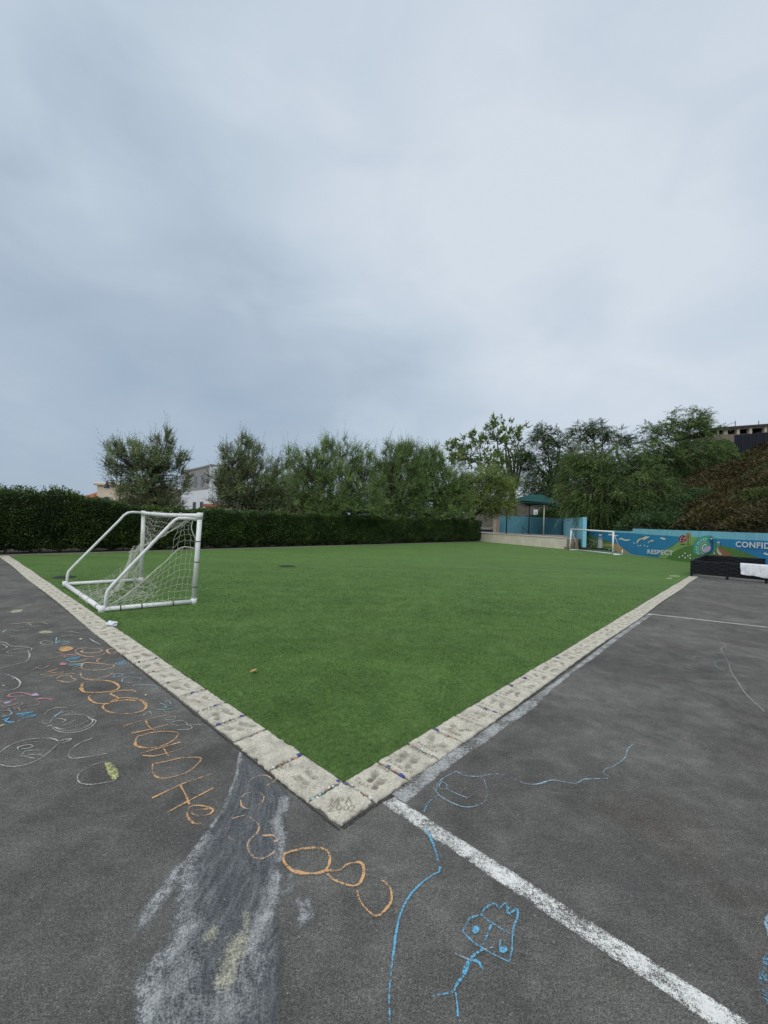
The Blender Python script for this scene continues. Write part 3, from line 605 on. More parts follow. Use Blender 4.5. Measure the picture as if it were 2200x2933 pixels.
LET = [('Q', [(ZA, 'peach', .03, [(690, 570), (620, 580), (598, 600), (640, 630), (720, 642), (790, 632), (835, 615)]), (ZA, 'peach', .026, [(640, 595), (700, 580), (790, 580), (800, 600), (740, 612), (660, 608), (645, 595)])]),
 ('curl', [(ZA, 'peach', .026, [(905, 575), (855, 585), (852, 605), (890, 620), (925, 600)])]),
 ('V', [(ZA, 'peach', .024, [(865, 648), (845, 675), (800, 687), (768, 675), (785, 655), (700, 655), (650, 680)])]),
 ('D', [(ZA, 'peach', .026, [(660, 690), (720, 690), (850, 703), (905, 712), (870, 735), (780, 748), (690, 745), (645, 730), (660, 692)])]),
 ('C', [(ZA, 'peach', .026, [(638, 770), (645, 800), (690, 822), (780, 815), (850, 795), (895, 770)])]),
 ('O', [(ZA, O, .026, [(642, 890), (660, 850), (730, 830), (820, 830), (900, 845), (942, 875), (920, 905), (840, 922), (720, 925), (660, 918), (642, 890)])]),
 ('S', [(ZA, O, .024, [(1080, 922), (1040, 908), (970, 910), (890, 925), (880, 940), (930, 965), (940, 980), (900, 1000), (830, 1015), (760, 1010), (715, 985), (700, 960), (715, 950)]), (ZA, 'peach', .018, [(980, 905), (1020, 910), (1060, 900)])]),
 ('O', [(ZA, O, .024, [(850, 1020), (930, 975), (1020, 968), (1110, 985), (1157, 1030), (1130, 1070), (1040, 1092), (930, 1092), (850, 1075), (815, 1045), (830, 1020), (900, 1000), (1000, 985), (1080, 992)])]),
 ('H', [(ZA, O, .02, [(975, 1195), (1100, 1155), (1320, 1105)]), (ZA, O, .018, [(1155, 1150), (1175, 1190), (1210, 1220), (1245, 1222)]), (ZA, O, .019, [(1040, 1250), (1160, 1225), (1330, 1180)])]),
 ('D', [(ZA, O, .019, [(1110, 1270), (1200, 1245), (1300, 1235), (1380, 1240), (1410, 1250), (1390, 1290), (1330, 1330), (1240, 1360), (1150, 1365), (1075, 1345), (1080, 1290), (1110, 1265)])]),
 ('H', [(ZA, O, .018, [(1105, 1412), (1250, 1370), (1430, 1320)]), (ZA, O, .016, [(1300, 1375), (1320, 1410), (1340, 1430)]), (ZA, O, .018, [(1130, 1425), (1220, 1430), (1350, 1400), (1490, 1355)])]),
 ('D', [(ZA, O, .018, [(1210, 1495), (1350, 1465), (1450, 1445), (1585, 1445), (1560, 1500), (1480, 1560), (1390, 1590), (1300, 1608), (1230, 1590), (1205, 1540), (1215, 1490)])]),
 ('H', [(ZA, O, .018, [(1205, 1765), (1350, 1695), (1500, 1630), (1680, 1572)]), (ZA, O, .016, [(1430, 1665), (1470, 1740), (1500, 1815)]), (ZA, O, .018, [(1315, 1885), (1480, 1795), (1690, 1685)])]),
 ('e', [(ZE, O, .014, [(540, 412), (500, 412), (470, 385), (460, 350), (480, 318), (540, 312), (605, 335), (580, 362), (520, 370), (485, 352), (520, 335), (578, 331)])]),
 ('C', [(ZE, 'peach', .011, [(810, 175), (840, 150), (890, 142), (925, 155), (935, 180), (905, 200)]), (ZE, 'peach', .011, [(955, 150), (960, 162), (935, 185)]), (ZE, 'rosy', .010, [(780, 205), (800, 215), (840, 213)])]),
 ('O', [(ZE, 'peach', .012, [(765, 265), (790, 245), (850, 235), (885, 255), (885, 285), (840, 320), (795, 330), (765, 310), (760, 280)])]),
 ('B', [(ZE, 'peach', .014, [(715, 385), (760, 372), (797, 368), (830, 395), (862, 420), (855, 460), (825, 490), (800, 520), (800, 550), (820, 590), (860, 610), (915, 595), (950, 570)]), (ZE, 'peach', .010, [(780, 508), (740, 510), (700, 495), (690, 460), (700, 410)], 0., True), (ZE, 'peach', .014, [(880, 480), (940, 480), (965, 505), (945, 515)])]),
 ('D', [(ZE, O, .0165, [(1000, 600), (1010, 580), (1080, 560), (1170, 548), (1235, 560), (1258, 600), (1250, 650), (1215, 685), (1140, 693), (1060, 680), (1010, 640), (995, 600)], .8)]),
 ('P', [(ZE, O, .015, [(1235, 675), (1310, 675), (1350, 645), (1400, 630), (1440, 640), (1448, 690), (1430, 740), (1390, 762), (1320, 745), (1270, 720), (1245, 695)], .8)]),
 ('U', [(ZE, O, .015, [(1410, 785), (1425, 840), (1460, 890), (1515, 930), (1560, 905), (1600, 850), (1600, 790), (1575, 750), (1550, 728)], .8)])]
for nm, st in LET: chalk('chalk_letter', 'orange chalk letter on the asphalt', st)
chalk('chalk_drawing', 'blue chalk tadpole head with a long wavering tail', [(ZF, 'pale', .013, [(445, 290), (460, 315), (470, 325)]), (ZF, 'pale', .012, [(702, 235), (720, 270), (728, 330), (710, 370), (650, 393), (590, 390), (520, 360), (470, 325), (465, 280), (500, 240), (565, 205)], .3),
 (ZF, 'pale', .010, [(520, 298), (490, 300), (475, 285), (490, 262), (515, 275), (520, 298), (570, 325), (620, 345)]), (ZF, 'pale', .013, [(565, 205), (610, 228), (690, 232), (760, 220), (820, 225), (880, 250), (940, 272), (1000, 272), (1070, 252), (1140, 262), (1200, 268), (1240, 248), (1300, 245), (1362, 242), (1365, 230), (1345, 215), (1350, 195), (1400, 175), (1455, 135), (1470, 90), (1500, 60)], .35),
 (ZF, 'rosy', .007, [(620, 290), (600, 308), (580, 325)]), (ZF, 'rosy', .007, [(660, 318), (640, 335), (620, 350)])])
chalk('chalk_line', 'long blue chalk line crossing below the white court line', [(ZF, 'blue', .012, [(470, 330), (420, 370), (395, 420)], .2), (ZF, 'blue', .014, [(400, 505), (430, 560), (455, 620), (470, 685)], .5), (ZF, 'blue', .011, [(480, 710), (475, 738), (440, 755), (380, 800), (320, 865), (275, 950), (250, 1050), (235, 1160), (220, 1280), (212, 1400), (215, 1545)], .75)])
BX = [(695, 965), (635, 985), (600, 1055), (650, 1105), (700, 1140), (770, 1180), (845, 1215), (860, 1150), (862, 1075), (780, 1025), (740, 1000), (695, 965)]
st = [(ZF, 'blue', .0095, [BX[i], ((BX[i][0]+BX[i+1][0])/2, (BX[i][1]+BX[i+1][1])/2), BX[i+1]], .45) for i in range(len(BX)-1)]
st += [(ZF, 'blue', .010, [(750, 1020), (730, 1070), (705, 1130)]), (ZF, 'blue', .011, [(695, 965), (720, 930), (770, 905), (790, 930), (830, 905), (840, 960), (885, 935), (890, 970), (870, 1030), (862, 1075)]),
 (ZF, 'blue', .011, [(845, 925), (835, 945), (850, 965)]), (ZF, 'blue', .009, [(800, 1095), (795, 1130), (800, 1165)]), (ZF, 'blue', .014, [(700, 1150), (650, 1190), (620, 1240), (600, 1300), (570, 1330), (555, 1370)], .8),
 (ZF, 'pale', .010, [(560, 1170), (600, 1190), (640, 1205)]), (ZF, 'blue', .010, [(640, 1205), (680, 1215), (710, 1260)]), (ZF, 'pale', .009, [(760, 1138), (730, 1145), (700, 1155)]), (ZF, 'blue', .010, [(550, 1375), (500, 1385), (440, 1395)]), (ZF, 'blue', .011, [(562, 1375), (570, 1440), (575, 1505)])]
chalk('chalk_drawing', 'blue chalk stick figure with a boxy two-eyed head', st)
for p in ([(648, 1030), (675, 1025), (690, 1050), (665, 1070), (650, 1060)], [(798, 1135), (825, 1130), (838, 1150), (820, 1170), (800, 1165)], [(605, 1235), (635, 1235), (620, 1280), (598, 1305), (595, 1270)]):
    chalkfill('chalk_patch', 'solid blue chalk blot in the stick figure', ZF, p, 'blue', .8)
chalk('chalk_drawing', 'faint pink chalk lines fading on the asphalt', [(ZG, 'rosy', .012, [(380, 770), (450, 782), (550, 805), (660, 830)]), (ZG, 'rosy', .012, [(660, 720), (648, 745), (690, 795), (720, 825)])], True)
chalk('chalk_drawing', 'faint pale chalk kite loop near the far court line', [(ZG, 'white', .02, [(870, 195), (800, 210), (850, 260), (855, 275), (835, 290), (870, 350), (885, 400), (930, 470), (968, 525), (1060, 610)]), (ZG, 'pale', .022, [(870, 340), (810, 350), (805, 370), (840, 395), (885, 405)]), (ZG, 'pale', .02, [(660, 380), (700, 395)]), (ZG, 'pale', .03, [(680, 330), (710, 325)])], True)
chalk('chalk_drawing', 'thick pale blue chalk stroke at the yard side', [(ZG, 'pale', .02, [(1085, 1655), (1068, 1700), (1082, 1770)]), (ZG, 'blue', .03, [(1075, 1860), (1050, 1960), (1062, 2060), (1085, 2120)], .1)])
chalk('chalk_drawing', 'pale yellow chalk doodle of flat loops', [(ZH, 'cream', .03, [(0, 40), (150, 30), (350, 15), (480, 15), (540, 35)]), (ZH, 'white', .024, [(0, 60), (120, 65), (350, 60), (500, 50)]), (ZH, 'white', .022, [(30, 130), (70, 100), (130, 95), (200, 110), (330, 95)]), (ZH, 'cream', .02, [(290, 40), (330, 30), (360, 50)])])
chalk('chalk_drawing', 'yellow chalk fish with a trailing line', [(ZH, 'cream', .026, [(590, 125), (750, 115), (890, 132)]), (ZH, 'white', .02, [(640, 195), (700, 175), (830, 155)]), (ZH, 'white', .02, [(450, 245), (500, 225), (590, 235), (575, 265), (500, 270), (450, 245)]), (ZH, 'rosy', .024, [(790, 165), (850, 170), (920, 175)])])
chalkfill('chalk_patch', 'yellow chalk fish body', ZH, [(415, 130), (480, 108), (560, 110), (610, 125), (560, 142), (480, 145)], 'cream', .2)
chalkfill('chalk_patch', 'small pale yellow chalk oval by the turf kerb', ZA, [(75, 288), (110, 270), (170, 266), (188, 275), (150, 290), (100, 297)], 'cream', .3)
chalk('chalk_drawing', 'small teal chalk squiggle', [(ZH, 'teal', .022, [(640, 185), (635, 250), (655, 240), (680, 210)]), (ZH, 'teal', .018, [(670, 245), (720, 230), (780, 235), (760, 255), (710, 255)])])
chalk('chalk_drawing', 'white chalk bird outline near the left kerb', [(ZH, 'white', .02, [(0, 240), (60, 245), (130, 285), (300, 290), (355, 310), (350, 330), (270, 350), (90, 360), (110, 335), (200, 315), (330, 300)]), (ZH, 'white', .022, [(320, 345), (335, 400), (290, 460), (180, 490), (0, 535)]), (ZH, 'white', .018, [(20, 325), (80, 295), (30, 265)]), (ZH, 'lilac', .02, [(110, 190), (150, 170), (210, 180)], 0, True), (ZH, 'white', .018, [(270, 215), (360, 190), (450, 200)], 0, True)])
chalkfill('chalk_patch', 'solid orange chalk blot', ZH, [(650, 330), (690, 295), (770, 285), (820, 295), (840, 315), (780, 340), (700, 352)], O, .6)
chalk('chalk_drawing', 'orange and pink chalk streaks beside a scribble', [(ZH, O, .026, [(470, 445), (600, 415), (720, 385)], .5), (ZH, 'peach', .022, [(530, 385), (600, 360), (700, 365)], 0.), (ZH, 'pink', .032, [(690, 390), (780, 382), (870, 392)], .2), (ZH, 'rosy', .026, [(700, 370), (740, 400), (720, 420)]), (ZH, 'rosy', .02, [(370, 555), (440, 515), (560, 480)]), (ZH, 'rosy', .02, [(400, 530), (480, 540), (560, 500)]), (ZH, O, .022, [(540, 580), (600, 560), (660, 535)]), (ZH, O, .022, [(450, 610), (600, 590), (720, 580)]), (ZH, 'peach', .02, [(560, 625), (700, 600), (850, 595)]), (ZH, 'peach', .022, [(640, 655), (700, 620), (790, 620), (820, 650), (860, 670), (760, 695), (640, 670)])])
chalk('chalk_drawing', 'teal and blue chalk zigzag scribble', [(ZH, 'blue', .028, [(740, 445), (900, 405), (750, 435), (890, 422), (760, 452)], .5), (ZH, 'teal', .022, [(780, 495), (930, 480), (780, 510), (940, 490), (820, 530)], .3), (ZH, 'cream', .02, [(790, 465), (900, 455), (940, 430)]), (ZH, 'cream', .022, [(820, 555), (920, 525), (850, 545)])])
chalkfill('chalk_patch', 'solid pink chalk blot', ZH, [(665, 488), (700, 472), (745, 475), (755, 490), (720, 505), (680, 500)], 'pink', .5)
chalk('chalk_drawing', 'short blue chalk comb of upright ticks', [(ZH, 'blue', .018, [(1310, 490), (1360, 494), (1420, 490)])]+[(ZH, 'blue', .016, [(a, 492), (b, c)]) for a, b, c in ((1325, 1308, 474), (1362, 1350, 463), (1387, 1376, 452), (1412, 1404, 442))])
chalk('chalk_letter', 'pale blue chalk letter beside the orange letters', [(ZH, 'pale', .018, [(1510, 585), (1400, 600), (1310, 600), (1285, 625), (1310, 640), (1380, 620), (1390, 600)])])
chalk('chalk_letter', 'pale blue chalk letter beside the orange letters', [(ZH, 'pale', .016, [(1380, 690), (1390, 650), (1460, 635), (1560, 645), (1610, 670), (1570, 690), (1480, 700), (1390, 685)])])
chalk('chalk_letter', 'pale blue chalk letter beside the orange letters', [(ZH, 'pale', .016, [(1500, 745), (1540, 720), (1659, 725), (1760, 735), (1780, 765), (1720, 775)])])
chalk('chalk_drawing', 'pink chalk letter loop with a bold bar', [(ZH, 'pink', .018, [(350, 840), (250, 815), (130, 825), (95, 855), (200, 855), (310, 840)]), (ZH, 'pink', .018, [(180, 880), (150, 900), (0, 915)]), (ZH, 'pink', .032, [(390, 885), (500, 880), (600, 890)], .5), (ZH, 'rosy', .018, [(80, 970), (120, 960), (230, 930), (250, 950), (170, 980), (430, 950), (430, 910), (390, 880)]), (ZH, 'rosy', .016, [(0, 1015), (60, 1020), (110, 990)]), (ZH, 'rosy', .018, [(150, 980), (180, 1010), (200, 980), (230, 1020)])])
chalkfill('chalk_patch', 'lilac chalk blot', ZH, [(340, 850), (380, 825), (420, 815), (430, 835), (465, 840), (400, 855)], 'lilac', .5)
chalkfill('chalk_patch', 'lilac chalk triangle', ZH, [(30, 925), (80, 912), (135, 912), (90, 940), (60, 942)], 'lilac', .3)
chalk('chalk_drawing', 'bright blue chalk scribble below the pink bar', [(ZH, 'blue', .022, [(180, 1060), (370, 1035), (220, 1075), (400, 1070), (250, 1105), (380, 1085)], .5), (ZH, 'blue', .02, [(20, 1125), (90, 1105), (60, 1140), (150, 1150)], .3), (ZH, 'pale', .016, [(100, 1010), (130, 1040), (110, 1070), (20, 1085)]), (ZH, 'pale', .014, [(240, 1120), (180, 1150), (80, 1165)], 0., True)])
chalkfill('chalk_patch', 'pale yellow chalk smear', ZH, [(-20, 1190), (30, 1172), (70, 1172), (20, 1195), (-20, 1205)], 'cream', .3)
chalk('chalk_drawing', 'white chalk pumpkin of nested ovals', [(ZH, 'white', .014, [(500, 1060), (560, 1010), (650, 985), (760, 985)]), (ZH, 'white', .014, [(590, 1100), (720, 1070), (860, 1060), (970, 1075), (1010, 1110), (960, 1150), (860, 1190), (700, 1225), (620, 1205)]), (ZH, 'white', .013, [(560, 1160), (600, 1115), (690, 1112), (745, 1132), (700, 1150)]), (ZH, 'white', .014, [(620, 1210), (700, 1240), (850, 1240), (980, 1200), (1050, 1140), (1000, 1090)]), (ZH, 'white', .014, [(590, 1215), (680, 1260), (850, 1265), (1000, 1220), (1085, 1140), (1040, 1110), (1075, 1078), (1040, 1090)]), (ZH, 'pale', .014, [(590, 1105), (680, 1050), (780, 1015)]), (ZH, 'pale', .014, [(610, 1085), (700, 1025), (720, 1020)]), (ZH, 'white', .014, [(700, 1190), (850, 1130)], 0., True), (ZH, 'white', .02, [(540, 1190), (590, 1195), (610, 1215)]), (ZH, 'white', .012, [(780, 965), (900, 955), (1000, 980), (1030, 1000), (940, 1040)], 0., True), (ZH, 'white', .014, [(450, 1150), (490, 1120), (480, 1160), (540, 1165)], 0., True)])
chalk('chalk_drawing', 'white chalk pear shape with a stem and inner swirls', [(ZH, 'white', .014, [(-30, 1510), (120, 1410), (300, 1350), (520, 1330), (620, 1345), (660, 1365), (740, 1345), (800, 1340), (790, 1355), (740, 1375), (660, 1385), (620, 1430), (540, 1500), (440, 1570), (300, 1630), (120, 1655), (-30, 1625)]), (ZH, 'white', .013, [(170, 1435), (260, 1385), (500, 1365)], 0., True), (ZH, 'white', .013, [(210, 1470), (200, 1440), (250, 1420), (330, 1405), (370, 1420), (330, 1445), (240, 1455)]), (ZH, 'white', .013, [(450, 1465), (300, 1475), (255, 1510), (240, 1535), (400, 1515), (480, 1525)]), (ZH, 'white', .012, [(240, 1535), (330, 1550), (400, 1565)])])
chalk('chalk_drawing', 'white chalk open curve', [(ZH, 'white', .013, [(1050, 1330), (900, 1390), (800, 1470), (775, 1530), (820, 1560), (950, 1550), (1100, 1525), (1205, 1505)])])
chalk('chalk_drawing', 'white chalk big loop', [(ZH, 'white', .018, [(-20, 605), (60, 605), (160, 640), (225, 690), (215, 740), (140, 780), (-20, 795)]), (ZH, 'white', .02, [(140, 665), (155, 645)])])
chalk('chalk_drawing', 'white chalk apple outline', [(ZA, 'white', .012, [(820, 1480), (720, 1510), (640, 1560), (612, 1610), (640, 1650), (720, 1660), (830, 1645), (900, 1630), (940, 1590)])])
chalkfill('chalk_patch', 'yellow chalk shading of the apple', ZA, [(818, 1478), (870, 1480), (920, 1520), (945, 1580), (910, 1632), (880, 1615), (845, 1560)], 'yellow', .12)
chalk('chalk_drawing', 'teal chalk scribble by the footprint kerb', [(ZA, 'teal', .013, [(1240, 1062), (1330, 1065), (1310, 1040), (1390, 1030), (1395, 1050), (1330, 1056)]), (ZA, 'teal', .013, [(1270, 1015), (1320, 1035), (1290, 1050)]), (ZA, 'pale', .012, [(1310, 995), (1340, 1000), (1355, 1025)])])
chalk('chalk_drawing', 'pale chalk name fading by the kerb', [(ZA, 'white', .012, [(1100, 1112), (1130, 1110), (1180, 1080), (1200, 1100)]), (ZA, 'white', .012, [(1320, 1125), (1380, 1120), (1380, 1140), (1320, 1145), (1310, 1130)]), (ZA, 'white', .012, [(1350, 1165), (1440, 1150), (1480, 1180), (1400, 1190), (1360, 1180)]), (ZA, 'white', .012, [(1400, 1225), (1500, 1220), (1520, 1200), (1480, 1182), (1590, 1185)]), (ZA, 'white', .01, [(1290, 1075), (1340, 1085), (1390, 1075)], 0., True)])
chalk('chalk_drawing', 'short white chalk dash by the kerb', [(ZH, 'white', .018, [(1005, 195), (1060, 230), (1135, 268)])])
for zz, p in [(ZH, [(890, 203), (910, 195), (935, 203), (910, 213)]), (ZA, [(1145, 945), (1160, 938), (1165, 948), (1150, 957)]), (ZH, [(20, 735), (45, 728), (58, 735), (35, 742)])]: chalkfill('chalk_patch', 'small white chalk dot', zz, p, 'cream', .6)
#@@PART2
# ------------------------------------------------------------------ leaves and trees
def leaf_mesh(name, P, D, Ln, Wd, mat, parent, var, rng, cup=.0):
    n = len(P); D = D/(np.linalg.norm(D, axis=1)[:, None]+1e-9)
    S = np.cross(D, rng.normal(0, 1, (n, 3))); S /= np.linalg.norm(S, axis=1)[:, None]+1e-9
    Ln = np.broadcast_to(Ln, (n,))[:, None]*rng.uniform(.7, 1.25, (n, 1)); Wd = np.broadcast_to(Wd, (n,))[:, None]*rng.uniform(.75, 1.2, (n, 1))
    m = P+D*Ln*.5
    v = np.stack([P, m+S*Wd*.5, P+D*Ln, m-S*Wd*.5], 1).reshape(-1, 3)
    return build(name, v, np.arange(4*n).reshape(-1, 4), mat, parent, fattrs={'var': np.clip(var, 0, 1)})
def bez(a, b, c, n):
    t = np.linspace(0, 1, n)[:, None]; return (1-t)**2*a+2*t*(1-t)*b+t*t*c
def make_tree(name, label, cat, base, blobs, style, mat, seed, n_limb=7, n_target=110, twigs=8, lpt=14, twl=.7, leaf=(.1, .026), bark='bark', fork=1.2, group=None, tr=.11, up=.7, droop=0., spread=1., crown_in=.0, clump=.30, wob=.1):
    """base: ground point; blobs: (x, y, z, rx, ry, rz) ellipsoids that the crown fills"""
    rng = np.random.default_rng(seed); base = V(base, float)
    root = empty(name, base, label, cat, group)
    B = np.array(blobs, float); wgt = B[:, 3]*B[:, 4]*B[:, 5]; wgt = wgt**.8; wgt /= wgt.sum()
    k = rng.choice(len(B), n_target, p=wgt)
    u = rng.normal(0, 1, (n_target, 3)); u /= np.linalg.norm(u, axis=1)[:, None]; rad = rng.uniform(crown_in, 1, (n_target, 1))**.45
    T = B[k, :3]+u*rad*B[k, 3:6]
    cen = (B[:, :3]*wgt[:, None]).sum(0)
    # limbs
    wood = MB()
    fk = base+V([rng.normal(0, .1), rng.normal(0, .1), fork])
    hub = fk
    tp = bez(base-V([0, 0, .1]), base+V([rng.normal(0, .12), rng.normal(0, .1), fork*.5]), fk, 6)
    wood.tube(tp, np.linspace(tr*1.25, tr*.9, 6), 8)
    li = rng.choice(n_target, min(n_limb, n_target), replace=False)
    nodes = [fk]; nrad = [tr*.8]
    for j in li:
        e_ = fk+(T[j]-fk)*.8; mid = fk*.5+e_*.5+V([0, 0, .25*np.linalg.norm(e_-fk)])+rng.normal(0, wob*np.linalg.norm(e_-fk), 3)
        pth = bez(fk, mid, e_, 9); rr = np.linspace(tr*.62, tr*.22, 9); wood.tube(pth, rr, 6)
        for q, r_ in zip(pth[2:], rr[2:]): nodes.append(q); nrad.append(r_)
    nodes = V(nodes); nrad = V(nrad)
    tw = MB()
    for j in range(n_target):
        d = np.linalg.norm(nodes-T[j], axis=1)+np.where(nodes[:, 2] > T[j, 2], .8*(nodes[:, 2]-T[j, 2]), 0); i = int(np.argmin(d))
        dist = np.linalg.norm(T[j]-nodes[i])
        if dist < .05: continue
        mid = (nodes[i]+T[j])/2+V([0, 0, .12*dist])+rng.normal(0, wob*dist, 3)
        r0 = min(nrad[i]*.75, .012+.010*dist); pth = bez(nodes[i], mid, T[j], 6); wood.tube(pth, np.linspace(r0, .006, 6), 4, False)
    # leafy shoots
    n = n_target*twigs
    ti = np.repeat(np.arange(n_target), twigs)
    st_ = T[ti]+rng.normal(0, .12*twl, (n, 3))
    out = T[ti]-cen; out /= np.linalg.norm(out, axis=1)[:, None]+1e-6
    d0 = out*spread*.6+rng.normal(0, .55, (n, 3))+V([0, 0, up])
    d0 /= np.linalg.norm(d0, axis=1)[:, None]
    ln = twl*rng.uniform(.45, 1.35, n)
    pm = (rng.uniform(0, 1, n) < (.13 if up > .6 else 0)) & (out[:, 2] > .15); ln = np.where(pm, ln*1.7, ln); d0[pm, 2] += .9; d0 /= np.linalg.norm(d0, axis=1)[:, None]
    cl = rng.normal(0, clump, n_target)[ti]+rng.normal(0, .08, n)
    f = np.linspace(.08, 1, lpt)[None, :, None]
    Pl = st_[:, None]+d0[:, None]*ln[:, None, None]*f
    Pl[..., 2] -= droop*(ln[:, None]*f[..., 0])**1.6
    dl = np.broadcast_to(d0[:, None], Pl.shape).copy(); dl[..., 2] -= droop*1.6*(ln[:, None]*f[..., 0])**.6
    side = np.cross(dl, rng.normal(0, 1, Pl.shape)); side /= np.linalg.norm(side, axis=2)[..., None]+1e-9
    Dl = dl*.8+side*rng.uniform(.3, 1.0, Pl.shape[:2]+(1,))
    if droop: Dl[..., 2] -= .5
    var = .42+cl[:, None]+rng.normal(0, .13, Pl.shape[:2])
    taper = np.broadcast_to((1.05-.45*f[..., 0]), Pl.shape[:2]).ravel()
    leaf_mesh('crown', Pl.reshape(-1, 3), Dl.reshape(-1, 3), leaf[0]*taper, leaf[1]*taper, mat, root, var.ravel(), rng)
    # thin shoots themselves
    e_ = st_+d0*ln[:, None]; e_[:, 2] -= droop*ln**1.6
    pp = np.cross(d0, V([.3, .2, 1.])); pp /= np.linalg.norm(pp, axis=1)[:, None]+1e-9; ww = .006
    vv = np.stack([st_-pp*ww, st_+pp*ww, e_], 1).reshape(-1, 3)
    tag(build('shoots', vv, np.arange(3*n).reshape(-1, 3), M[bark], root), kind='stuff')
    wood.build('trunk', M[bark], root, True)
    return root
def blob(px, py, dep, rx, ry, rz=None):                # centre and radii in photograph pixels, at a distance
    c = PD(px, py, dep); k = dep/F; return (c[0], c[1], c[2], rx*k, (rz if rz else rx)*k, ry*k)
def ground_at(px, dep): c = PD(px, 1500, dep); return (c[0], c[1], 0.)
# ------------------------------------------------------------------ hedge
HS = ST(-4.5, 17.35)[:2]; HE = ST(34.2, 18.6)[:2]
HD = (HE-HS)/np.linalg.norm(HE-HS); HL = np.linalg.norm(HE-HS); HN = V([HD[1], -HD[0]])   # towards the camera
def hedge():
    rng = np.random.default_rng(21)
    root = empty('hedge', (HS[0], HS[1], 0), 'long clipped dark green hedge along the back of the turf', 'hedge')
    def top(u): return np.interp(u, [0, 4.5, 6.2, 7, 8, 10, 13, 19, 26, 32, HL], [2.30, 2.22, 2.12, 1.97, 1.86, 1.83, 1.83, 1.85, 1.92, 2.05, 1.95])+.22*(fbm(u*.9, u*0, 3)-.5)+.20*(vnoise(u*3.1, u*0, 5)-.5)
    def front(u, z): return .50+.22*(fbm(u*1.3, z*1.5, 7)-.5)+.10*(vnoise(u*4, z*4, 9)-.5)-.16*np.clip((.35-z)/.35, 0, 1)
    P, N_ = [], []
    n = 118000
    u = rng.uniform(0, HL, n)
    z = .10+rng.uniform(0, 1, n)**.95*(top(u)-.10)
    dep = rng.exponential(.075, n); y = front(u, z)-dep
    P.append(np.c_[u, y, z]); N_.append(np.c_[rng.normal(0, .5, n), np.ones(n), rng.normal(.25, .5, n)])
    n = 46000
    u = rng.uniform(0, HL, n); y = rng.uniform(-.55, .55, n)
    z = top(u)+.05*rng.normal(0, 1, n)-rng.exponential(.05, n)-.25*np.clip(abs(y)-.35, 0, 1)
    P.append(np.c_[u, y, z]); N_.append(np.c_[rng.normal(0, .5, n), rng.normal(.3, .5, n), np.ones(n)])
    n = 5200                                            # untrimmed shoots standing up from the top
    u0 = rng.uniform(0, 6.6, 230)**1.0; u0 = np.r_[u0, rng.uniform(8, HL, 140)]; n = len(u0)*13
    ui = np.repeat(u0, 13); hh = np.tile(np.linspace(0, 1, 13), len(u0))*np.repeat(rng.uniform(.06, .30, len(u0))*np.where(u0 < 6.6, 1, .5), 13)
    P.append(np.c_[ui+rng.normal(0, .03, n)+hh*.3*np.repeat(rng.normal(0, 1, len(u0)), 13), np.repeat(rng.uniform(-.4, .4, len(u0)), 13)+rng.normal(0, .03, n), top(ui)+hh])
    N_.append(np.c_[rng.normal(0, .6, n), rng.normal(0, .6, n), np.ones(n)])
    P = np.concatenate(P); N_ = np.concatenate(N_)
    hgt = P[:, 2]
    W = np.c_[HS[0]+HD[0]*P[:, 0]+HN[0]*P[:, 1], HS[1]+HD[1]*P[:, 0]+HN[1]*P[:, 1], P[:, 2]]
    D = np.c_[HD[0]*N_[:, 0]+HN[0]*N_[:, 1], HD[1]*N_[:, 0]+HN[1]*N_[:, 1], N_[:, 2]]+rng.normal(0, .35, W.shape)
    fresh = np.clip((hgt-top(P[:, 0])+.12)/.3, 0, 1)    # young paler growth on the tips of the top
    var = np.clip(.40+.9*(fbm(P[:, 0]*1.1, hgt*1.4, 31)-.5)+rng.normal(0, .24, len(P)), 0, 1)+.40*fresh*rng.uniform(.2, 1, len(P))
    leaf_mesh('foliage', W, D, .066, .046, M['hedge'], root, var, rng)
    us = np.linspace(0, HL, 150); vs_ = []; 
    prof = [(-.5, .06), (-.5, .93), (0, .985), (.30, .93), (.28, .55), (.12, .08)]
    for u in us:
        for (y, zf) in prof:
            zz = top(np.array([u]))[0]*zf+.05*math.sin(u*7+zf*9)-.05; p = HS+HD*u+HN*(y*.7+.06*math.sin(u*5.3+zf*11)); vs_.append((p[0], p[1], zz))
    k = len(prof); f = np.array([(i*k+j, i*k+(j+1) % k, (i+1)*k+(j+1) % k, (i+1)*k+j) for i in range(len(us)-1) for j in range(k)])
    build('light_block_core', vs_, f, M['hedge_core'], root)  # solid dark core added to stop light passing through the hedge
    for i in range(74):
        u = (i+.5)*HL/74+rng.normal(0, .1); m = MB(); b = HS+HD*u+HN*(.22+rng.normal(0, .05)); b3 = V([b[0], b[1], -.02])
        for j in range(rng.integers(2, 4)):
            e_ = b3+V([HD[0]*rng.normal(0, .22), HD[1]*rng.normal(0, .22), .55])+V([HN[0], HN[1], 0])*rng.normal(.05, .05)
            m.tube(bez(b3, (b3+e_)/2+V([*(HD*rng.normal(0, .06)), .02]), e_, 5), np.linspace(.022, .012, 5), 5, False)
        m.build('stem', M['bark'], root, True)
hedge()
m = MB(); q = [HS+HN*.95, HE+HN*.85, HE-HN*1.4, HS-HN*1.4]; m.prism(q, -.02, .016)
tag(m.build('hedge_soil', M['soil']), kind='structure')
# concrete edging between the turf and the hedge bed
m = MB(); q = [HS+HN*1.02, HE+HN*.92, HE+HN*.85, HS+HN*.95]; m.prism(q, -.02, .035)
tag(m.build('bed_edging', M_plain('edging_concrete', (.30, .28, .24), .9, .2, 8)), kind='structure')
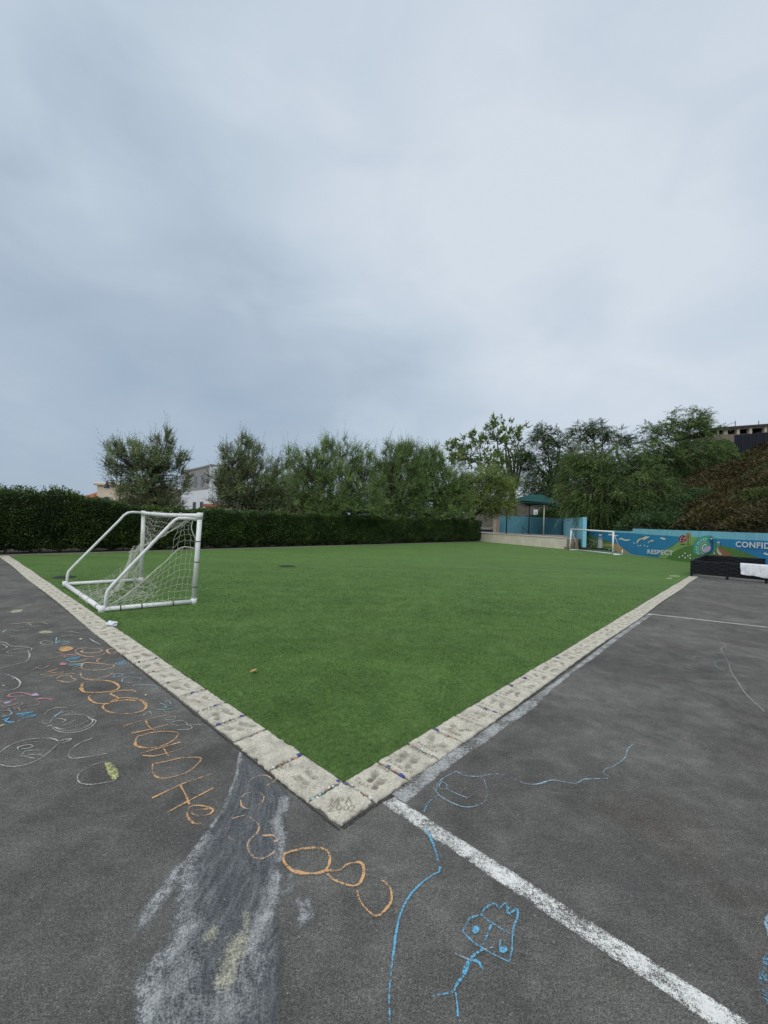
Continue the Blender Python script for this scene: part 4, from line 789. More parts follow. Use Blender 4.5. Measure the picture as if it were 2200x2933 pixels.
# ------------------------------------------------------------------ trees behind the hedge
def hd(px, extra):                                     # distance of the hedge line along a picture column, plus a gap
    d = ray(px, 1500); A_ = np.array([[d[0], -HD[0]], [d[1], -HD[1]]]); k = np.linalg.solve(A_, HS); return float(k[0]*d[1]+extra)
D1, D2, D3, D4, D5, D6 = hd(452, 1.9), hd(715, 2.2), hd(935, 2.3), hd(1139, 2.6), hd(1246, 2.6), 41.0
GT = 'feathery trees behind the hedge'
def gz(px, dep): return ground_at(px, dep)
make_tree('olive_tree', 'feathery grey-green tree beside the white house, standing apart behind the hedge', 'tree', gz(452, D1),
  [blob(400, 1345, D1, 85, 62), blob(470, 1315, D1, 60, 62), blob(425, 1400, D1, 98, 50), blob(528, 1372, D1, 16, 44), blob(360, 1300, D1, 50, 34), blob(485, 1262, D1, 14, 34), blob(440, 1440, D1, 62, 35), blob(330, 1340, D1, 26, 30), blob(430, 1452, D1, 95, 28)],
  'olive', M['olive_brown'], 41, 10, 380, 10, 15, .50, (.112, .034), 'bark', 1.15, GT, .12, .75, wob=.10)
make_tree('olive_tree', 'brownish feathery tree with a tall tip between the white house and the tan house', 'tree', gz(715, D2),
  [blob(705, 1330, D2, 60, 62), blob(690, 1400, D2, 95, 60), blob(775, 1370, D2, 60, 52), blob(705, 1275, D2, 24, 36), blob(652, 1395, D2, 34, 58), blob(800, 1420, D2, 55, 40), blob(655, 1310, D2, 30, 28), blob(700, 1440, D2, 88, 34), blob(765, 1425, D2, 62, 44)],
  'olive', M['olive_brown'], 42, 10, 460, 10, 14, .55, (.124, .039), 'bark', 1.2, GT, .12, .85)
make_tree('olive_tree', 'widest and bushiest feathery green tree behind the hedge with two tall plumes', 'tree', gz(935, D3),
  [blob(880, 1375, D3, 75, 70), blob(950, 1330, D3, 70, 60), blob(980, 1400, D3, 100, 70), blob(985, 1265, D3, 12, 36), blob(937, 1285, D3, 25, 32), blob(1030, 1340, D3, 45, 60), blob(860, 1320, D3, 40, 34), blob(920, 1450, D3, 90, 35), blob(850, 1425, D3, 60, 55), blob(960, 1462, D3, 130, 22), blob(1020, 1450, D3, 90, 35)],
  'olive', M['olive_green'], 43, 10, 720, 10, 13, .66, (.138, .044), 'bark', 1.3, GT, .13, .85)
make_tree('olive_tree', 'tall feathery green tree with a slanting dark trunk rising from the hedge', 'tree', gz(1139, D4),
  [blob(1120, 1350, D4, 62, 65), blob(1170, 1330, D4, 55, 55), blob(1130, 1410, D4, 80, 50), blob(1140, 1290, D4, 40, 26), blob(1080, 1330, D4, 25, 40), blob(1110, 1445, D4, 80, 32), blob(1085, 1390, D4, 45, 60), blob(1130, 1468, D4, 100, 20), blob(1190, 1410, D4, 55, 50)],
  'olive', M['olive_green'], 44, 9, 560, 10, 14, .72, (.145, .048), 'bark', 1.9, GT, .15, .9)
make_tree('olive_tree', 'feathery dark green tree forking low beside the pink gate pillar', 'tree', gz(1246, D5),
  [blob(1235, 1370, D5, 55, 60), blob(1290, 1370, D5, 55, 55), blob(1255, 1420, D5, 75, 40), blob(1240, 1312, D5, 35, 25), blob(1200, 1440, D5, 55, 35), blob(1205, 1370, D5, 40, 55), blob(1250, 1472, D5, 100, 20), blob(1300, 1430, D5, 60, 45)],
  'olive', M['olive_green'], 45, 8, 560, 10, 14, .76, (.155, .054), 'bark', 1.9, GT, .16, .85)
make_tree('olive_tree', 'pale yellow-green rounded tree next to the green shade canopy', 'tree', gz(1348, D6),
  [blob(1400, 1375, D6, 65, 38), blob(1350, 1395, D6, 50, 45), blob(1440, 1400, D6, 52, 42), blob(1395, 1430, D6, 75, 35), blob(1345, 1440, D6, 55, 45), blob(1300, 1450, D6, 60, 40), blob(1420, 1455, D6, 60, 25)],
  'pale', M['pale_leaf'], 46, 9, 560, 9, 14, .85, (.165, .060), 'bark', 1.9, GT, .15, .45, .15)
# ------------------------------------------------------------------ hillside
BWL = PD(1427, 1500, 50.)[:2]; BWC = PD(1610, 1500, 47.5)[:2]; BWR = PD(1670, 1500, 30.4)[:2]      # blue terrace wall, in plan
MR = G(1972.6, 1610); ML = G(1652, 1566.5)
MD = (MR-ML)[:2]; MD /= np.linalg.norm(MD); MN = V([-MD[1], MD[0]])      # MN points behind the mural
if MN@V([1., 0.3]) < 0: MN = -MN
BN = V([.45, .893])
def hillz(x, y):
    a = (x-ML[0])*MN[0]+(y-ML[1])*MN[1]-.6; b = (x-BWC[0])*BN[0]+(y-BWC[1])*BN[1]-.3
    cx_, cy_ = BWC-BWR; nn_ = math.hypot(cx_, cy_); c = (x-BWR[0])*cy_/nn_-(y-BWR[1])*cx_/nn_-.4
    n = np.minimum(a, np.where((b > 0) & (c > 0), np.hypot(b, c), np.maximum(b, c))); k = np.clip(n, -2, 200)
    h = np.where(k > 0, .95+.41*k-.0016*k*k*np.where(k < 60, 1, 0), -.4)
    h = np.where(k > 60, .95+24.6-5.76+0*k, h)
    return h+np.where(k > 0, (fbm(x*.25, y*.25, 71)-.5)*1.2*np.clip(k/4, 0, 1), 0)
gx, gy = np.meshgrid(np.linspace(8, 150, 150), np.linspace(5, 170, 170), indexing='ij'); hz = hillz(gx, gy)
idx = np.arange(gx.size).reshape(gx.shape); q = np.stack([idx[:-1, :-1], idx[1:, :-1], idx[1:, 1:], idx[:-1, 1:]], -1)
hz4 = np.stack([hz[:-1, :-1], hz[1:, :-1], hz[1:, 1:], hz[:-1, 1:]], -1).min(-1)
tag(build('hillside', np.c_[gx.ravel(), gy.ravel(), hz.ravel()], q[hz4 > 0].reshape(-1, 4), M_plain('slope_earth', (.055, .045, .03), .95, .3, 2, .6, 12), smooth=True), kind='structure')
def hb(px, dep): c = PD(px, 1500, dep); return V([c[0], c[1], max(0., float(hillz(c[0], c[1])))])
PG = 'pepper trees on the slope'
make_tree('coral_tree', 'open-crowned tree with twisting bare branches and leaf clusters at the tips', 'tree', hb(1470, 59),
  [blob(1420, 1255, 59, 62, 45), blob(1470, 1245, 59, 48, 32), blob(1430, 1210, 59, 36, 20), blob(1325, 1280, 59, 48, 30), blob(1370, 1250, 59, 30, 28), blob(1300, 1300, 59, 30, 25), blob(1400, 1320, 59, 110, 28)],
  'coral', M['coral_leaf'], 47, 14, 190, 6, 9, .75, (.34, .20), 'bark_grey', 5.0, None, .34, .5, clump=.22, wob=.16)
make_tree('pepper_tree', 'dark weeping tree right behind the green shade canopy', 'tree', hb(1575, 56),
  [blob(1560, 1255, 56, 45, 42), blob(1520, 1300, 56, 40, 50), blob(1600, 1310, 56, 52, 60), blob(1560, 1380, 56, 70, 70), blob(1530, 1360, 56, 50, 60), blob(1620, 1400, 56, 40, 70)],
  'pepper', M['pepper_dark'], 51, 9, 300, 9, 19, 1.6, (.24, .078), 'bark', 4., None, .3, .1, .42)
make_tree('pepper_tree', 'tall dark tree with sky gaps between the two weeping trees', 'tree', hb(1700, 65),
  [blob(1690, 1235, 65, 42, 34), blob(1645, 1250, 65, 28, 38), blob(1735, 1260, 65, 50, 40), blob(1680, 1330, 65, 90, 60), blob(1790, 1260, 65, 30, 30)],
  'pepper', M['pepper_dark'], 52, 9, 260, 8, 17, 1.5, (.28, .09), 'bark', 4., None, .3, .2, .35)
make_tree('pepper_tree', 'broad light green weeping tree hanging over the mural wall', 'tree', hb(1765, 33.5),
  [blob(1700, 1330, 33.5, 75, 55), blob(1660, 1400, 33.5, 60, 75), blob(1790, 1340, 33.5, 80, 55), blob(1750, 1420, 33.5, 105, 75), blob(1850, 1400, 33.5, 75, 80), blob(1690, 1460, 33.5, 60, 45), blob(1800, 1470, 33.5, 80, 40), blob(1640, 1330, 33.5, 30, 35)],
  'pepper', M['pepper'], 53, 10, 580, 9, 18, 1.2, (.165, .056), 'bark', 3.2, None, .3, .1, .5)
make_tree('pepper_tree', 'tallest weeping tree with a ragged open top below the hilltop house', 'tree', hb(1940, 44),
  [blob(1960, 1215, 44, 62, 40), blob(1890, 1240, 44, 48, 42), blob(2020, 1225, 44, 42, 36), blob(1930, 1300, 44, 105, 60), blob(1870, 1310, 44, 60, 55), blob(1990, 1330, 44, 75, 60), blob(1910, 1380, 44, 90, 60), blob(2060, 1310, 44, 50, 30)],
  'pepper', M['pepper'], 54, 11, 480, 9, 18, 1.3, (.21, .068), 'bark', 4.2, None, .34, .2, .42)
make_tree('rusty_tree', 'narrow rust-brown dying tree between the weeping trees', 'tree', hb(1622, 53),
  [blob(1622, 1395, 53, 22, 45), blob(1625, 1440, 53, 26, 40), blob(1640, 1330, 53, 26, 45)],
  'rust', M['rust'], 55, 6, 110, 8, 12, .7, (.15, .045), 'bark', 2.2, None, .12, .3, .1)
# shrubs that clothe the slope
def shrub(label, cx, cy, rx, rz, mat, seed, n=9000, leaf=(.13, .05), group=None, top=None):
    rng = np.random.default_rng(seed); z0 = float(hillz(np.array(cx), np.array(cy))); root = empty('slope_shrub', (cx, cy, z0-.1), label, 'shrub', group)
    u = rng.normal(0, 1, (n, 3)); u[:, 2] = abs(u[:, 2]); u /= np.linalg.norm(u, axis=1)[:, None]
    lob = 1+.45*(fbm(u[:, 0]*2.2+seed, u[:, 1]*2.2+u[:, 2]*2, seed, 4)-.5)*1.6
    r = lob*(1-rng.exponential(.09, n))
    P = np.c_[cx+u[:, 0]*rx*r, cy+u[:, 1]*rx*r, z0-.15+u[:, 2]*rz*r]
    lift = hillz(P[:, 0], P[:, 1])-z0; P[:, 2] += lift*.55
    D = u+rng.normal(0, .6, (n, 3))-V([0, 0, .15])
    ok = hillz(P[:, 0], P[:, 1]) > 0; P = P[ok]; D = D[ok]; n = len(P)
    var = .36+.62*(fbm(P[:, 0]*1.7+P[:, 1]*.6, P[:, 2]*2.4, seed+3)-.5)+rng.normal(0, .13, n)
    leaf_mesh('foliage', P, D, leaf[0], leaf[1], mat, root, var, rng)
    b = MB(); bp = V([cx, cy, z0-.1])
    for k in range(7):
        a = rng.uniform(0, 6.28); e_ = bp+V([math.cos(a)*rx*.75, math.sin(a)*rx*.75, rz*rng.uniform(.4, .85)]); e_[2] += .55*(float(hillz(e_[0], e_[1]))-z0)
        b.tube(bez(bp, (bp+e_)/2+V([0, 0, .2]), e_, 5), np.linspace(.05, .012, 5), 5, False)
    b.build('stem', M['bark'], root)
SG = 'rust-tipped shrubs on the slope'
srng = np.random.default_rng(9)
spots = []
for k in np.arange(2.2, 32, 3.2):                       # distance up the slope
    for a in np.arange(-14, 44, 3.7):
        p = MR[:2]+MN*k-MD*(a+srng.normal(0, .5))*1.0
        zz = float(hillz(p[0], p[1])); v = R.T@(V([p[0], p[1], zz+.8])-V([0, 0, H]))
        if v[2] > -5: continue
        px, py = CX-F*v[0]/v[2], CY+F*v[1]/v[2]
        if 1560 < px < 2330 and 1200 < py < 1640 and not (px < 1930 and k > 5.6): spots.append((p[0]+srng.normal(0, .4), p[1]+srng.normal(0, .4), px, k))
for i, (x, y, px, k) in enumerate(spots):
    green = px < 1985 or (px < 2060 and srng.uniform() < .5) or srng.uniform() < .15
    far = k > 12
    shrub(('low green shrub in the row right behind the mural wall' if k < 4 else 'green shrub higher up the slope, among the rusty shrubs') if green else ('olive-brown rust-tipped shrub in the row right behind the mural wall' if k < 4 else 'olive-brown rust-tipped shrub higher up the slope below the dark screen fence'), x, y, srng.uniform(2.3, 2.9)*(1.15 if far else 1), srng.uniform(1.5, 2.0), (M['pepper_dark'] if px < 1990 else M['shrub_green']) if green else M['shrub'], 500+i, 3900 if far else 5000, (.29, .12) if far else (.205, .086), (SG if not green else 'green shrubs on the slope')+(' behind the wall' if k < 4 else ' higher up'))
for i, px in enumerate(range(1325, 1660, 33)):           # evergreen bushes along the back of the terrace wall
    c = PD(px, 1500, 52.5+srng.uniform(-.6, .8)); shrub('dense dark green bush behind the blue terrace wall', c[0], c[1], 1.7, srng.uniform(1.7, 2.3), M['pepper_dark'], 700+i, 5000, (.24, .11), 'bushes behind the blue wall')
# ------------------------------------------------------------------ walls at the far end
M['beige'] = M_wallpaint('beige_stucco', (.76, .68, .56)); M['bluewall'] = M_wallpaint('blue_wall_shaded', (.085, .245, .31)); M['lightblue'] = M_wallpaint('light_blue_paint', (.26, .60, .74))
M['cap'] = M_plain('wall_cap', (.56, .50, .42), .8, .15, 4); M['stone'] = M_plain('pillar_stone', (.36, .29, .24), .9, .25, 5, .4, 40); M['paving'] = M_plain('terrace_paving', (.34, .31, .27), .9, .15, 2)
Cw = G(1045*K, 1170*K)[:2]; Ew = G(1614, 1573)[:2]
wd = (Ew-Cw)/np.linalg.norm(Ew-Cw); wnrm = V([-wd[1], wd[0]]); wnrm = wnrm if wnrm@V([1., .3]) > 0 else -wnrm
Cw0 = Cw-wd*3.0
bt = empty('retaining_wall', (*Cw, 0), 'low beige stucco retaining wall at the far end of the turf', 'wall')
m = MB(); m.prism([Cw0, Ew, Ew+wnrm*.3, Cw0+wnrm*.3], -.05, .80); m.build('wall_body', M['beige'], bt)
m = MB(); m.prism([Cw0-wnrm*.03, Ew-wnrm*.03+wd*.02, Ew+wnrm*.34+wd*.02, Cw0+wnrm*.34], .80, .86); bevel(m.build('coping', M['cap'], bt), .01, 1)
m = MB(); m.prism([Cw0+wnrm*.3, Ew+wnrm*.3, BWR+V([.3, 1.5]), BWC+V([.3, .3]), BWL+V([.3, .4]), BWL+V([-3, 1.])], -.05, .78); tag(m.build('terrace', M['paving']), kind='structure')
# brick steps between the beige wall and the blue wall
M['brick'] = M_plain('step_brick', (.30, .22, .17), .9, .25, 9, .4, 60)
sx = empty('brick_steps', (*Ew, 0), 'brick steps beside the beige wall behind the small goal', 'steps')
for k in range(4):
    a = Ew+wd*.06; b = ML[:2]-wd*.0; m = MB(); off = .30*k
    m.prism([a+wnrm*off, b+wnrm*off, b+wnrm*(off+.5), a+wnrm*(off+.5)], -.02, .195*(k+1)); bevel(m.build('step', M['brick'], sx), .012, 1)
bw = empty('blue_wall', (*BWC, .78), 'tall plain blue wall around the raised terrace', 'wall')
def wallseg(mb, a, b, th, z0, za, zb):
    d = (b-a)/np.linalg.norm(b-a); n = V([-d[1], d[0]])*th
    p = [a, b, b+n, a+n]; mb.add([(q[0], q[1], z0) for q in p]+[(p[0][0], p[0][1], za), (p[1][0], p[1][1], zb), (p[2][0], p[2][1], zb), (p[3][0], p[3][1], za)], [(3, 2, 1, 0), (4, 5, 6, 7), (0, 1, 5, 4), (1, 2, 6, 5), (2, 3, 7, 6), (3, 0, 4, 7)])
m = MB(); wallseg(m, BWC, BWL, -.25, .7, 2.70, 2.87); m.build('back_panel', M['bluewall'], bw)  # back panel blue is darkened: shade put into the colour
m = MB(); wallseg(m, BWC+V([.06, -.04]), BWR, .25, .2, 2.70, 2.44); m.build('side_panel', M['lightblue'], bw)
pl = empty('gate_pillar', (*PD(1422, 1500, 49.)[:2], .7), 'squat stone pillar with a rounded cap at the end of the blue wall', 'pillar')
pc = PD(1422, 1500, 49.)
m = MB(); m.obox((pc[0], pc[1], 1.7), (.25, .1, 0), (-.1, .25, 0), (0, 0, 1.0)); bevel(m.build('shaft', M['stone'], pl), .03)
m = MB(); m.obox((pc[0], pc[1], 2.82), (.29, .14, 0), (-.14, .29, 0), (0, 0, .14)); bevel(m.build('cap', M['stone'], pl), .09, 3)
for px, lab in ((950*K, 'pinkish stone pillar showing between the dark tree trunk and its neighbour'), (1003*K, 'pale stone pillar half hidden behind the far end of the hedge')):
    c = PD(px, 1480, hd(px, 1.6)); p2 = empty('fence_pillar', (c[0], c[1], 0), lab, 'pillar')
    m = MB(); m.obox((c[0], c[1], 1.25), (.24, .1, 0), (-.1, .24, 0), (0, 0, 1.25)); bevel(m.build('shaft', M['stone'], p2), .02)
    m = MB(); m.obox((c[0], c[1], 2.58), (.32, .13, 0), (-.13, .32, 0), (0, 0, .08)); bevel(m.build('cap', M['stone'], p2), .02)
# handrail
M['dark_metal'] = M_plain('dark_metal', (.03, .035, .04), .5); M['post_paint'] = M_plain('post_paint', (.50, .45, .37), .5, .08); M['frame_shaded_post'] = M_plain('frame_shaded_post', (.05, .075, .07), .5)
hr = empty('stair_handrail', (*PD(1500, 1530, 45.)[:2], .78), 'dark sloping handrail standing against the blue wall', 'handrail')
m = MB(); m.tube([PD(1494.8, 1508, 45.5), PD(1519.9, 1532, 43.)], .035, 8); m.build('rail', M['dark_metal'], hr, True)
for a in (PD(1497, 1511, 45.4), PD(1517, 1529.5, 43.2)):
    m = MB(); m.tube([a, (a[0], a[1], .7)], .02, 6); m.build('rail_post', M['dark_metal'], hr, True)
# shade canopy
FR = V([*PD(1557.5, 1500, 41.5)[:2]]); FL_ = V([*PD(1451, 1500, 42.6)[:2]]); BR = V([*PD(1611.5, 1500, 46.5)[:2]]); BL = FL_+BR-FR
sc_ = empty('shade_canopy', (*((FR+BL)/2), .78), 'dark green peaked fabric shade canopy on posts above the terrace', 'canopy')
ze = 4.08; zp = 5.15
ov = .12; cen = (FR+FL_+BR+BL)/4
cor = [cen+(p-cen)*(1+ov) for p in (FL_, FR, BR, BL)]
r1 = cen+(FL_+BL)/2*.35-cen*.35; r2 = cen+(FR+BR)/2*.35-cen*.35
M['canopy'] = M_plain('canopy_fabric', (.006, .062, .052), .8, .12, 2, .2, 80)
def canopy_sheet():
    v, f = [], []
    def quad(a, b, c, d, n=10):
        base_ = len(v)
        for i in range(n+1):
            for j in range(n+1):
                s_, t_ = i/n, j/n; p = (a*(1-s_)+b*s_)*(1-t_)+(d*(1-s_)+c*s_)*t_
                sag = .16*math.sin(math.pi*s_)*math.sin(math.pi*t_)+.14*math.sin(math.pi*s_)*(1-t_)**3*(-1); v.append((p[0], p[1], p[2]-sag))
        for i in range(n):
            for j in range(n): k = base_+i*(n+1)+j; f.append((k, k+n+1, k+n+2, k+1))
    c3 = [V([*c, ze]) for c in cor]; R1 = V([*r1, zp]); R2 = V([*r2, zp])
    quad(c3[0], c3[1], R2, R1); quad(c3[1], c3[2], R2, R2); quad(c3[2], c3[3], R1, R2); quad(c3[3], c3[0], R1, R1)
    o = build('fabric', v, f, M['canopy'], sc_, True); md = o.modifiers.new('thickness', 'SOLIDIFY'); md.thickness = .02
canopy_sheet()
m = MB()
for a, b in zip(cor, cor[1:]+cor[:1]): m.tube([(*a, ze-.06), (*b, ze-.06)], .035, 8)
m.build('edge_frame', M['frame_shaded_post'], sc_, True)
for p, mm, l in ((FR, 'post_paint', 'pale painted front post'), (FL_, 'frame_shaded_post', None), (BR, 'frame_shaded_post', None), (BL, 'frame_shaded_post', None)):  # other posts take a dark colour with their shade put into it
    m = MB(); m.tube([(*p, .7), (*p, ze)], .062, 10); o = m.build('post', M[mm], sc_, True)
    if l: o['label'] = l
c = PD(1534.5, 1467, 52.); k = 52/F
bb = empty('notice_board', (c[0], c[1], 0), 'small white board on a post behind the blue wall', 'sign')
m = MB(); m.obox(c, (6*k, 0, 0), (0, .03, 0), (0, 0, 7.5*k)); bevel(m.build('board', M_plain('white_board', (.75, .76, .80), .5, .05), bb), .015)
m = MB(); m.tube([(c[0], c[1]+.06, .0), (c[0], c[1]+.06, c[2])], .04, 8); m.build('post', M['dark_metal'], bb)
m = MB(); m.obox((c[0]+.02, c[1]-.035, c[2]-.12), (.07, 0, .04), (0, .004, 0), (-.03, 0, .06)); m.build('mark', M['dark_metal'], bb)
# ------------------------------------------------------------------ mural wall
MRe = MR[:2]+MD*7.5; MLs = ML[:2]
mural = empty('mural_wall', (*MLs, 0), 'long low wall painted with a blue sea mural', 'wall')
def on(px, py, lift=0.):                               # pixel -> point on the wall's painted face
    p = PP(px, py, MLs, MRe); return p-V([MN[0], MN[1], 0])*lift
za1 = on(1656, 1516.5)[2]; za2 = on(1812, 1521.8)[2]; zb1 = on(1812, 1514)[2]; zb2 = on(2200, 1528.5)[2]
js = on(1812, 1540)[:2]
def wsec(a, b, z0, z1, nm):
    m = MB(); p = [a, b, b+MN*.28, a+MN*.28]
    m.add([(q[0], q[1], -.05) for q in p]+[(p[0][0], p[0][1], z0), (p[1][0], p[1][1], z1), (p[2][0], p[2][1], z1), (p[3][0], p[3][1], z0)], [(3, 2, 1, 0), (4, 5, 6, 7), (0, 1, 5, 4), (1, 2, 6, 5), (2, 3, 7, 6), (3, 0, 4, 7)])
    return m.build(nm, M['lightblue'], mural)
wsec(MLs, js, za1, za2, 'low_section'); wsec(js+MD*.001, MRe, zb1, zb2, 'high_section')
Z1 = (1620, 1490, .18083); Z2 = (1900, 1500, .18083)
PAINT = {}
def paint(c):
    if c not in PAINT: PAINT[c] = M_wallpaint('mural_paint', tuple(min(.85, x*1.3) for x in c), .06)
    return PAINT[c]
LAY = [.003]
def shape(nm, zz, pts, c, sm=0, lift=None, label=None, clampz=True):
    LAY[0] += .0004; lf = LAY[0] if lift is None else lift
    q = [V([a, b, 0]) for a, b in pts]
    if sm: q = smooth_path(q+q[:1], sm)[:-1]
    v = [on(zz[0]+zz[2]*p[0], zz[1]+zz[2]*p[1], lf) for p in q]
    if clampz:
        for p in v: p[2] = max(p[2], .012)
    bm = bmesh.new(); vs_ = [bm.verts.new(p) for p in v]; bm.faces.new(vs_); bmesh.ops.triangulate(bm, faces=bm.faces[:])
    vv = [tuple(x.co) for x in bm.verts]; ff = [tuple(y.index for y in x.verts) for x in bm.faces] if False else None
    bm.verts.index_update(); ff = [tuple(y.index for y in x.verts) for x in bm.faces]; bm.free()
    o = build(nm, vv, ff, paint(c), mural)
    if label: o['label'] = label
    return o
def zz12(pts1, pts2): return [(1620+.18083*a, 1490+.18083*b) for a, b in pts1]+[(1900+.18083*a, 1500+.18083*b) for a, b in pts2]
ID = (0, 0, 1.)
def ell(cx, cy, rx, ry, n=14, rot=0): return [(cx+rx*math.cos(t)*math.cos(rot)-ry*math.sin(t)*math.sin(rot), cy+rx*math.cos(t)*math.sin(rot)+ry*math.sin(t)*math.cos(rot)) for t in [2*math.pi*i/n for i in range(n)]]
def strokepoly(pts, wd):
    p = smooth_path([(a, b, 0) for a, b in pts], 5); n = len(p); l_, r_ = [], []
    for i in range(n):
        t = p[min(i+1, n-1)]-p[max(i-1, 0)]; t = t/(np.linalg.norm(t)+1e-9); nn = V([-t[1], t[0], 0]); ww = wd*.5*(.35+.65*math.sin(math.pi*(i+.4)/(n-.2)))
        l_.append(tuple((p[i]+nn*ww)[:2])); r_.append(tuple((p[i]-nn*ww)[:2]))
    return l_+r_[::-1]
SEA = (.034, .205, .38); G1 = (.13, .23, .06); G2 = (.095, .19, .05); G3 = (.21, .34, .11); TAN = (.43, .29, .12); WHT = (.72, .76, .76); DGR = (.05, .085, .04)
far = (2200+300, 1500+.18083*275+300*.06)
shape('painted_sea', ID, zz12([(197, 178), (520, 190), (770, 194), (1062, 207), (1300, 226), (1659, 246)], [(250, 205), (550, 215), (820, 235), (1659, 275)])+[(2440, 1560), (2440, 1690), (2200, 1640), (1972, 1612), (1810, 1589), (1656, 1568)], SEA)
shape('painted_hill', Z1, [(197, 252), (260, 258), (340, 213), (400, 240), (500, 285), (620, 345), (735, 345), (765, 400), (830, 460), (850, 545), (197, 475)], G1)
shape('painted_path', Z1, [(345, 290), (400, 295), (450, 320), (500, 345), (505, 365), (450, 345), (390, 320)], (.40, .39, .36))
shape('painted_beach', Z1, [(590, 380), (740, 380), (790, 368), (830, 385), (880, 420), (950, 480), (1035, 535), (830, 530), (760, 470), (740, 410), (590, 405)], TAN)
shape('painted_ground', Z1, [(197, 440), (300, 455), (390, 462), (510, 440), (580, 440), (700, 455), (835, 535), (197, 478)], DGR)
shape('painted_path', Z1, [(197, 385), (290, 395), (360, 430), (430, 440), (390, 462), (310, 450), (250, 415), (197, 430)], (.42, .33, .29))
shape('painted_lighthouse', Z1, [(510, 442), (520, 275), (582, 275), (584, 437)], WHT, label='white painted lighthouse')
shape('painted_lighthouse', Z1, [(526, 276), (530, 215), (578, 215), (581, 276)], (.60, .64, .66)); shape('painted_lighthouse', Z1, [(528, 276), (530, 250), (580, 250), (582, 276)], (.16, .20, .22)); shape('painted_lighthouse', Z1, [(532, 216), (545, 198), (570, 198), (580, 216)], (.03, .04, .05))
for k in range(4): shape('painted_window', Z1, [(519+16*k, 284), (528+16*k, 284), (528+16*k, 304), (519+16*k, 304)], (.07, .08, .09))
shape('painted_palm', Z1, strokepoly([(262, 415), (270, 330), (292, 215)], 16), (.10, .07, .04)); shape('painted_palm', Z1, strokepoly([(238, 400), (240, 330), (225, 250)], 12), (.10, .07, .04))
for e_ in ((225, 240), (215, 195), (350, 195), (385, 205), (370, 245), (320, 265), (250, 180)): shape('painted_palm', Z1, strokepoly([(292, 212), ((292+e_[0])/2, (212+e_[1])/2-14), e_], 22), (.025, .075, .075))
for p in ((215, 355), (323, 355), (355, 385), (393, 370), (445, 378), (408, 408), (695, 463), (770, 490)): shape('painted_flower', Z1, ell(*p, 11, 11, 8), (.66, .70, .60))
for p, wd_ in (([(845, 312), (880, 290), (930, 310), (970, 318), (1030, 308)], 26), ([(680, 242), (710, 225), (760, 240), (840, 245)], 24), ([(1500, 290), (1530, 282), (1560, 298), (1592, 298)], 26)): shape('painted_wave', Z1, strokepoly(p, wd_), WHT)
shape('painted_wave', Z2, strokepoly([(1592, 478), (1620, 470), (1659, 488), (1720, 480)], 28), WHT)
shape('painted_dolphin', Z1, [(1222, 275), (1250, 256), (1340, 255), (1300, 290), (1240, 315), (1222, 300)], (.58, .57, .48)); shape('painted_dolphin', Z1, strokepoly([(1225, 285), (1175, 305), (1150, 330), (1132, 368)], 28), (.60, .58, .48)); shape('painted_dolphin', Z1, strokepoly([(1260, 258), (1200, 262), (1150, 300)], 20), (.09, .17, .17))
shape('painted_dolphin', Z1, [(1340, 328), (1365, 315), (1410, 316), (1375, 345)], (.55, .56, .50)); shape('painted_dolphin', Z1, strokepoly([(1355, 330), (1325, 345), (1308, 368)], 20), (.45, .47, .40))
for x_, y_, a_ in ((1090, 362, 1.2), (1155, 405, .6), (1190, 402, -1), (1255, 403, .8), (1305, 414, -.7)): shape('painted_splash', Z1, ell(x_, y_, 15, 8, 8, a_), (.60, .70, .74))
shape('painted_hill', ID, zz12([(1470, 590), (1560, 480), (1640, 445)], [(0, 425), (130, 385), (210, 320), (270, 270), (340, 225), (440, 208), (560, 215), (700, 260), (820, 300), (830, 345), (480, 350), (200, 440), (70, 560)]), G3)
shape('painted_hill', Z2, [(40, 565), (200, 432), (350, 362), (480, 337), (700, 320), (900, 338), (1150, 400), (1400, 490), (1560, 570), (1000, 700), (410, 625)], G2)
shape('painted_tree', Z2, ell(315, 330, 45, 11), (.07, .12, .04)); shape('painted_tree', Z2, [(309, 295), (321, 295), (321, 332), (309, 332)], (.16, .07, .05)); shape('painted_tree', Z2, ell(315, 245, 60, 64, 20), (.27, .045, .06), label='round red painted tree')
for p in ((280, 270), (300, 215), (340, 235), (330, 270), (350, 290), (315, 300), (285, 240), (355, 225)): shape('painted_fruit', Z2, ell(*p, 9, 9, 7), (.62, .52, .42))
shape('painted_tree', Z2, ell(402, 325, 30, 8), (.07, .12, .04)); shape('painted_tree', Z2, ell(400, 180, 38, 38, 16), (.36, .22, .07)); shape('painted_tree', Z2, [(392, 175), (408, 175), (408, 326), (394, 326)], (.22, .10, .05))
fan = []
for k in range(22):
    a = math.radians(100+k*11.5); r_ = 178 if k % 2 == 0 else 158; fan.append((668+r_*.98*math.cos(a-.2), 350-r_*.92*math.sin(a-.2)*-1))
fan = [(505, 480), (475, 430), (490, 380), (478, 330), (505, 300), (500, 258), (540, 240), (560, 212), (605, 215), (640, 192), (680, 205), (720, 185), (760, 192), (800, 210), (815, 260), (822, 330), (830, 400), (800, 455), (720, 470), (640, 490), (560, 495)]
shape('painted_peacock', Z2, fan, (.075, .30, .24), 2, label='teal painted peacock fan')
prng = np.random.default_rng(2)
for k in range(46):
    r_ = [60, 95, 128, 155][k % 4]; a = math.radians(95+ (k//4)*15+prng.uniform(-4, 4)); x_, y_ = 690+r_*math.cos(a), 390-r_*math.sin(a)
    if y_ < 480: shape('painted_feather_eye', Z2, ell(x_, y_, 9+r_*.03, 8+r_*.03, 8), [(.55, .66, .60), (.46, .30, .26), (.20, .52, .46), (.40, .58, .44)][k % 4])
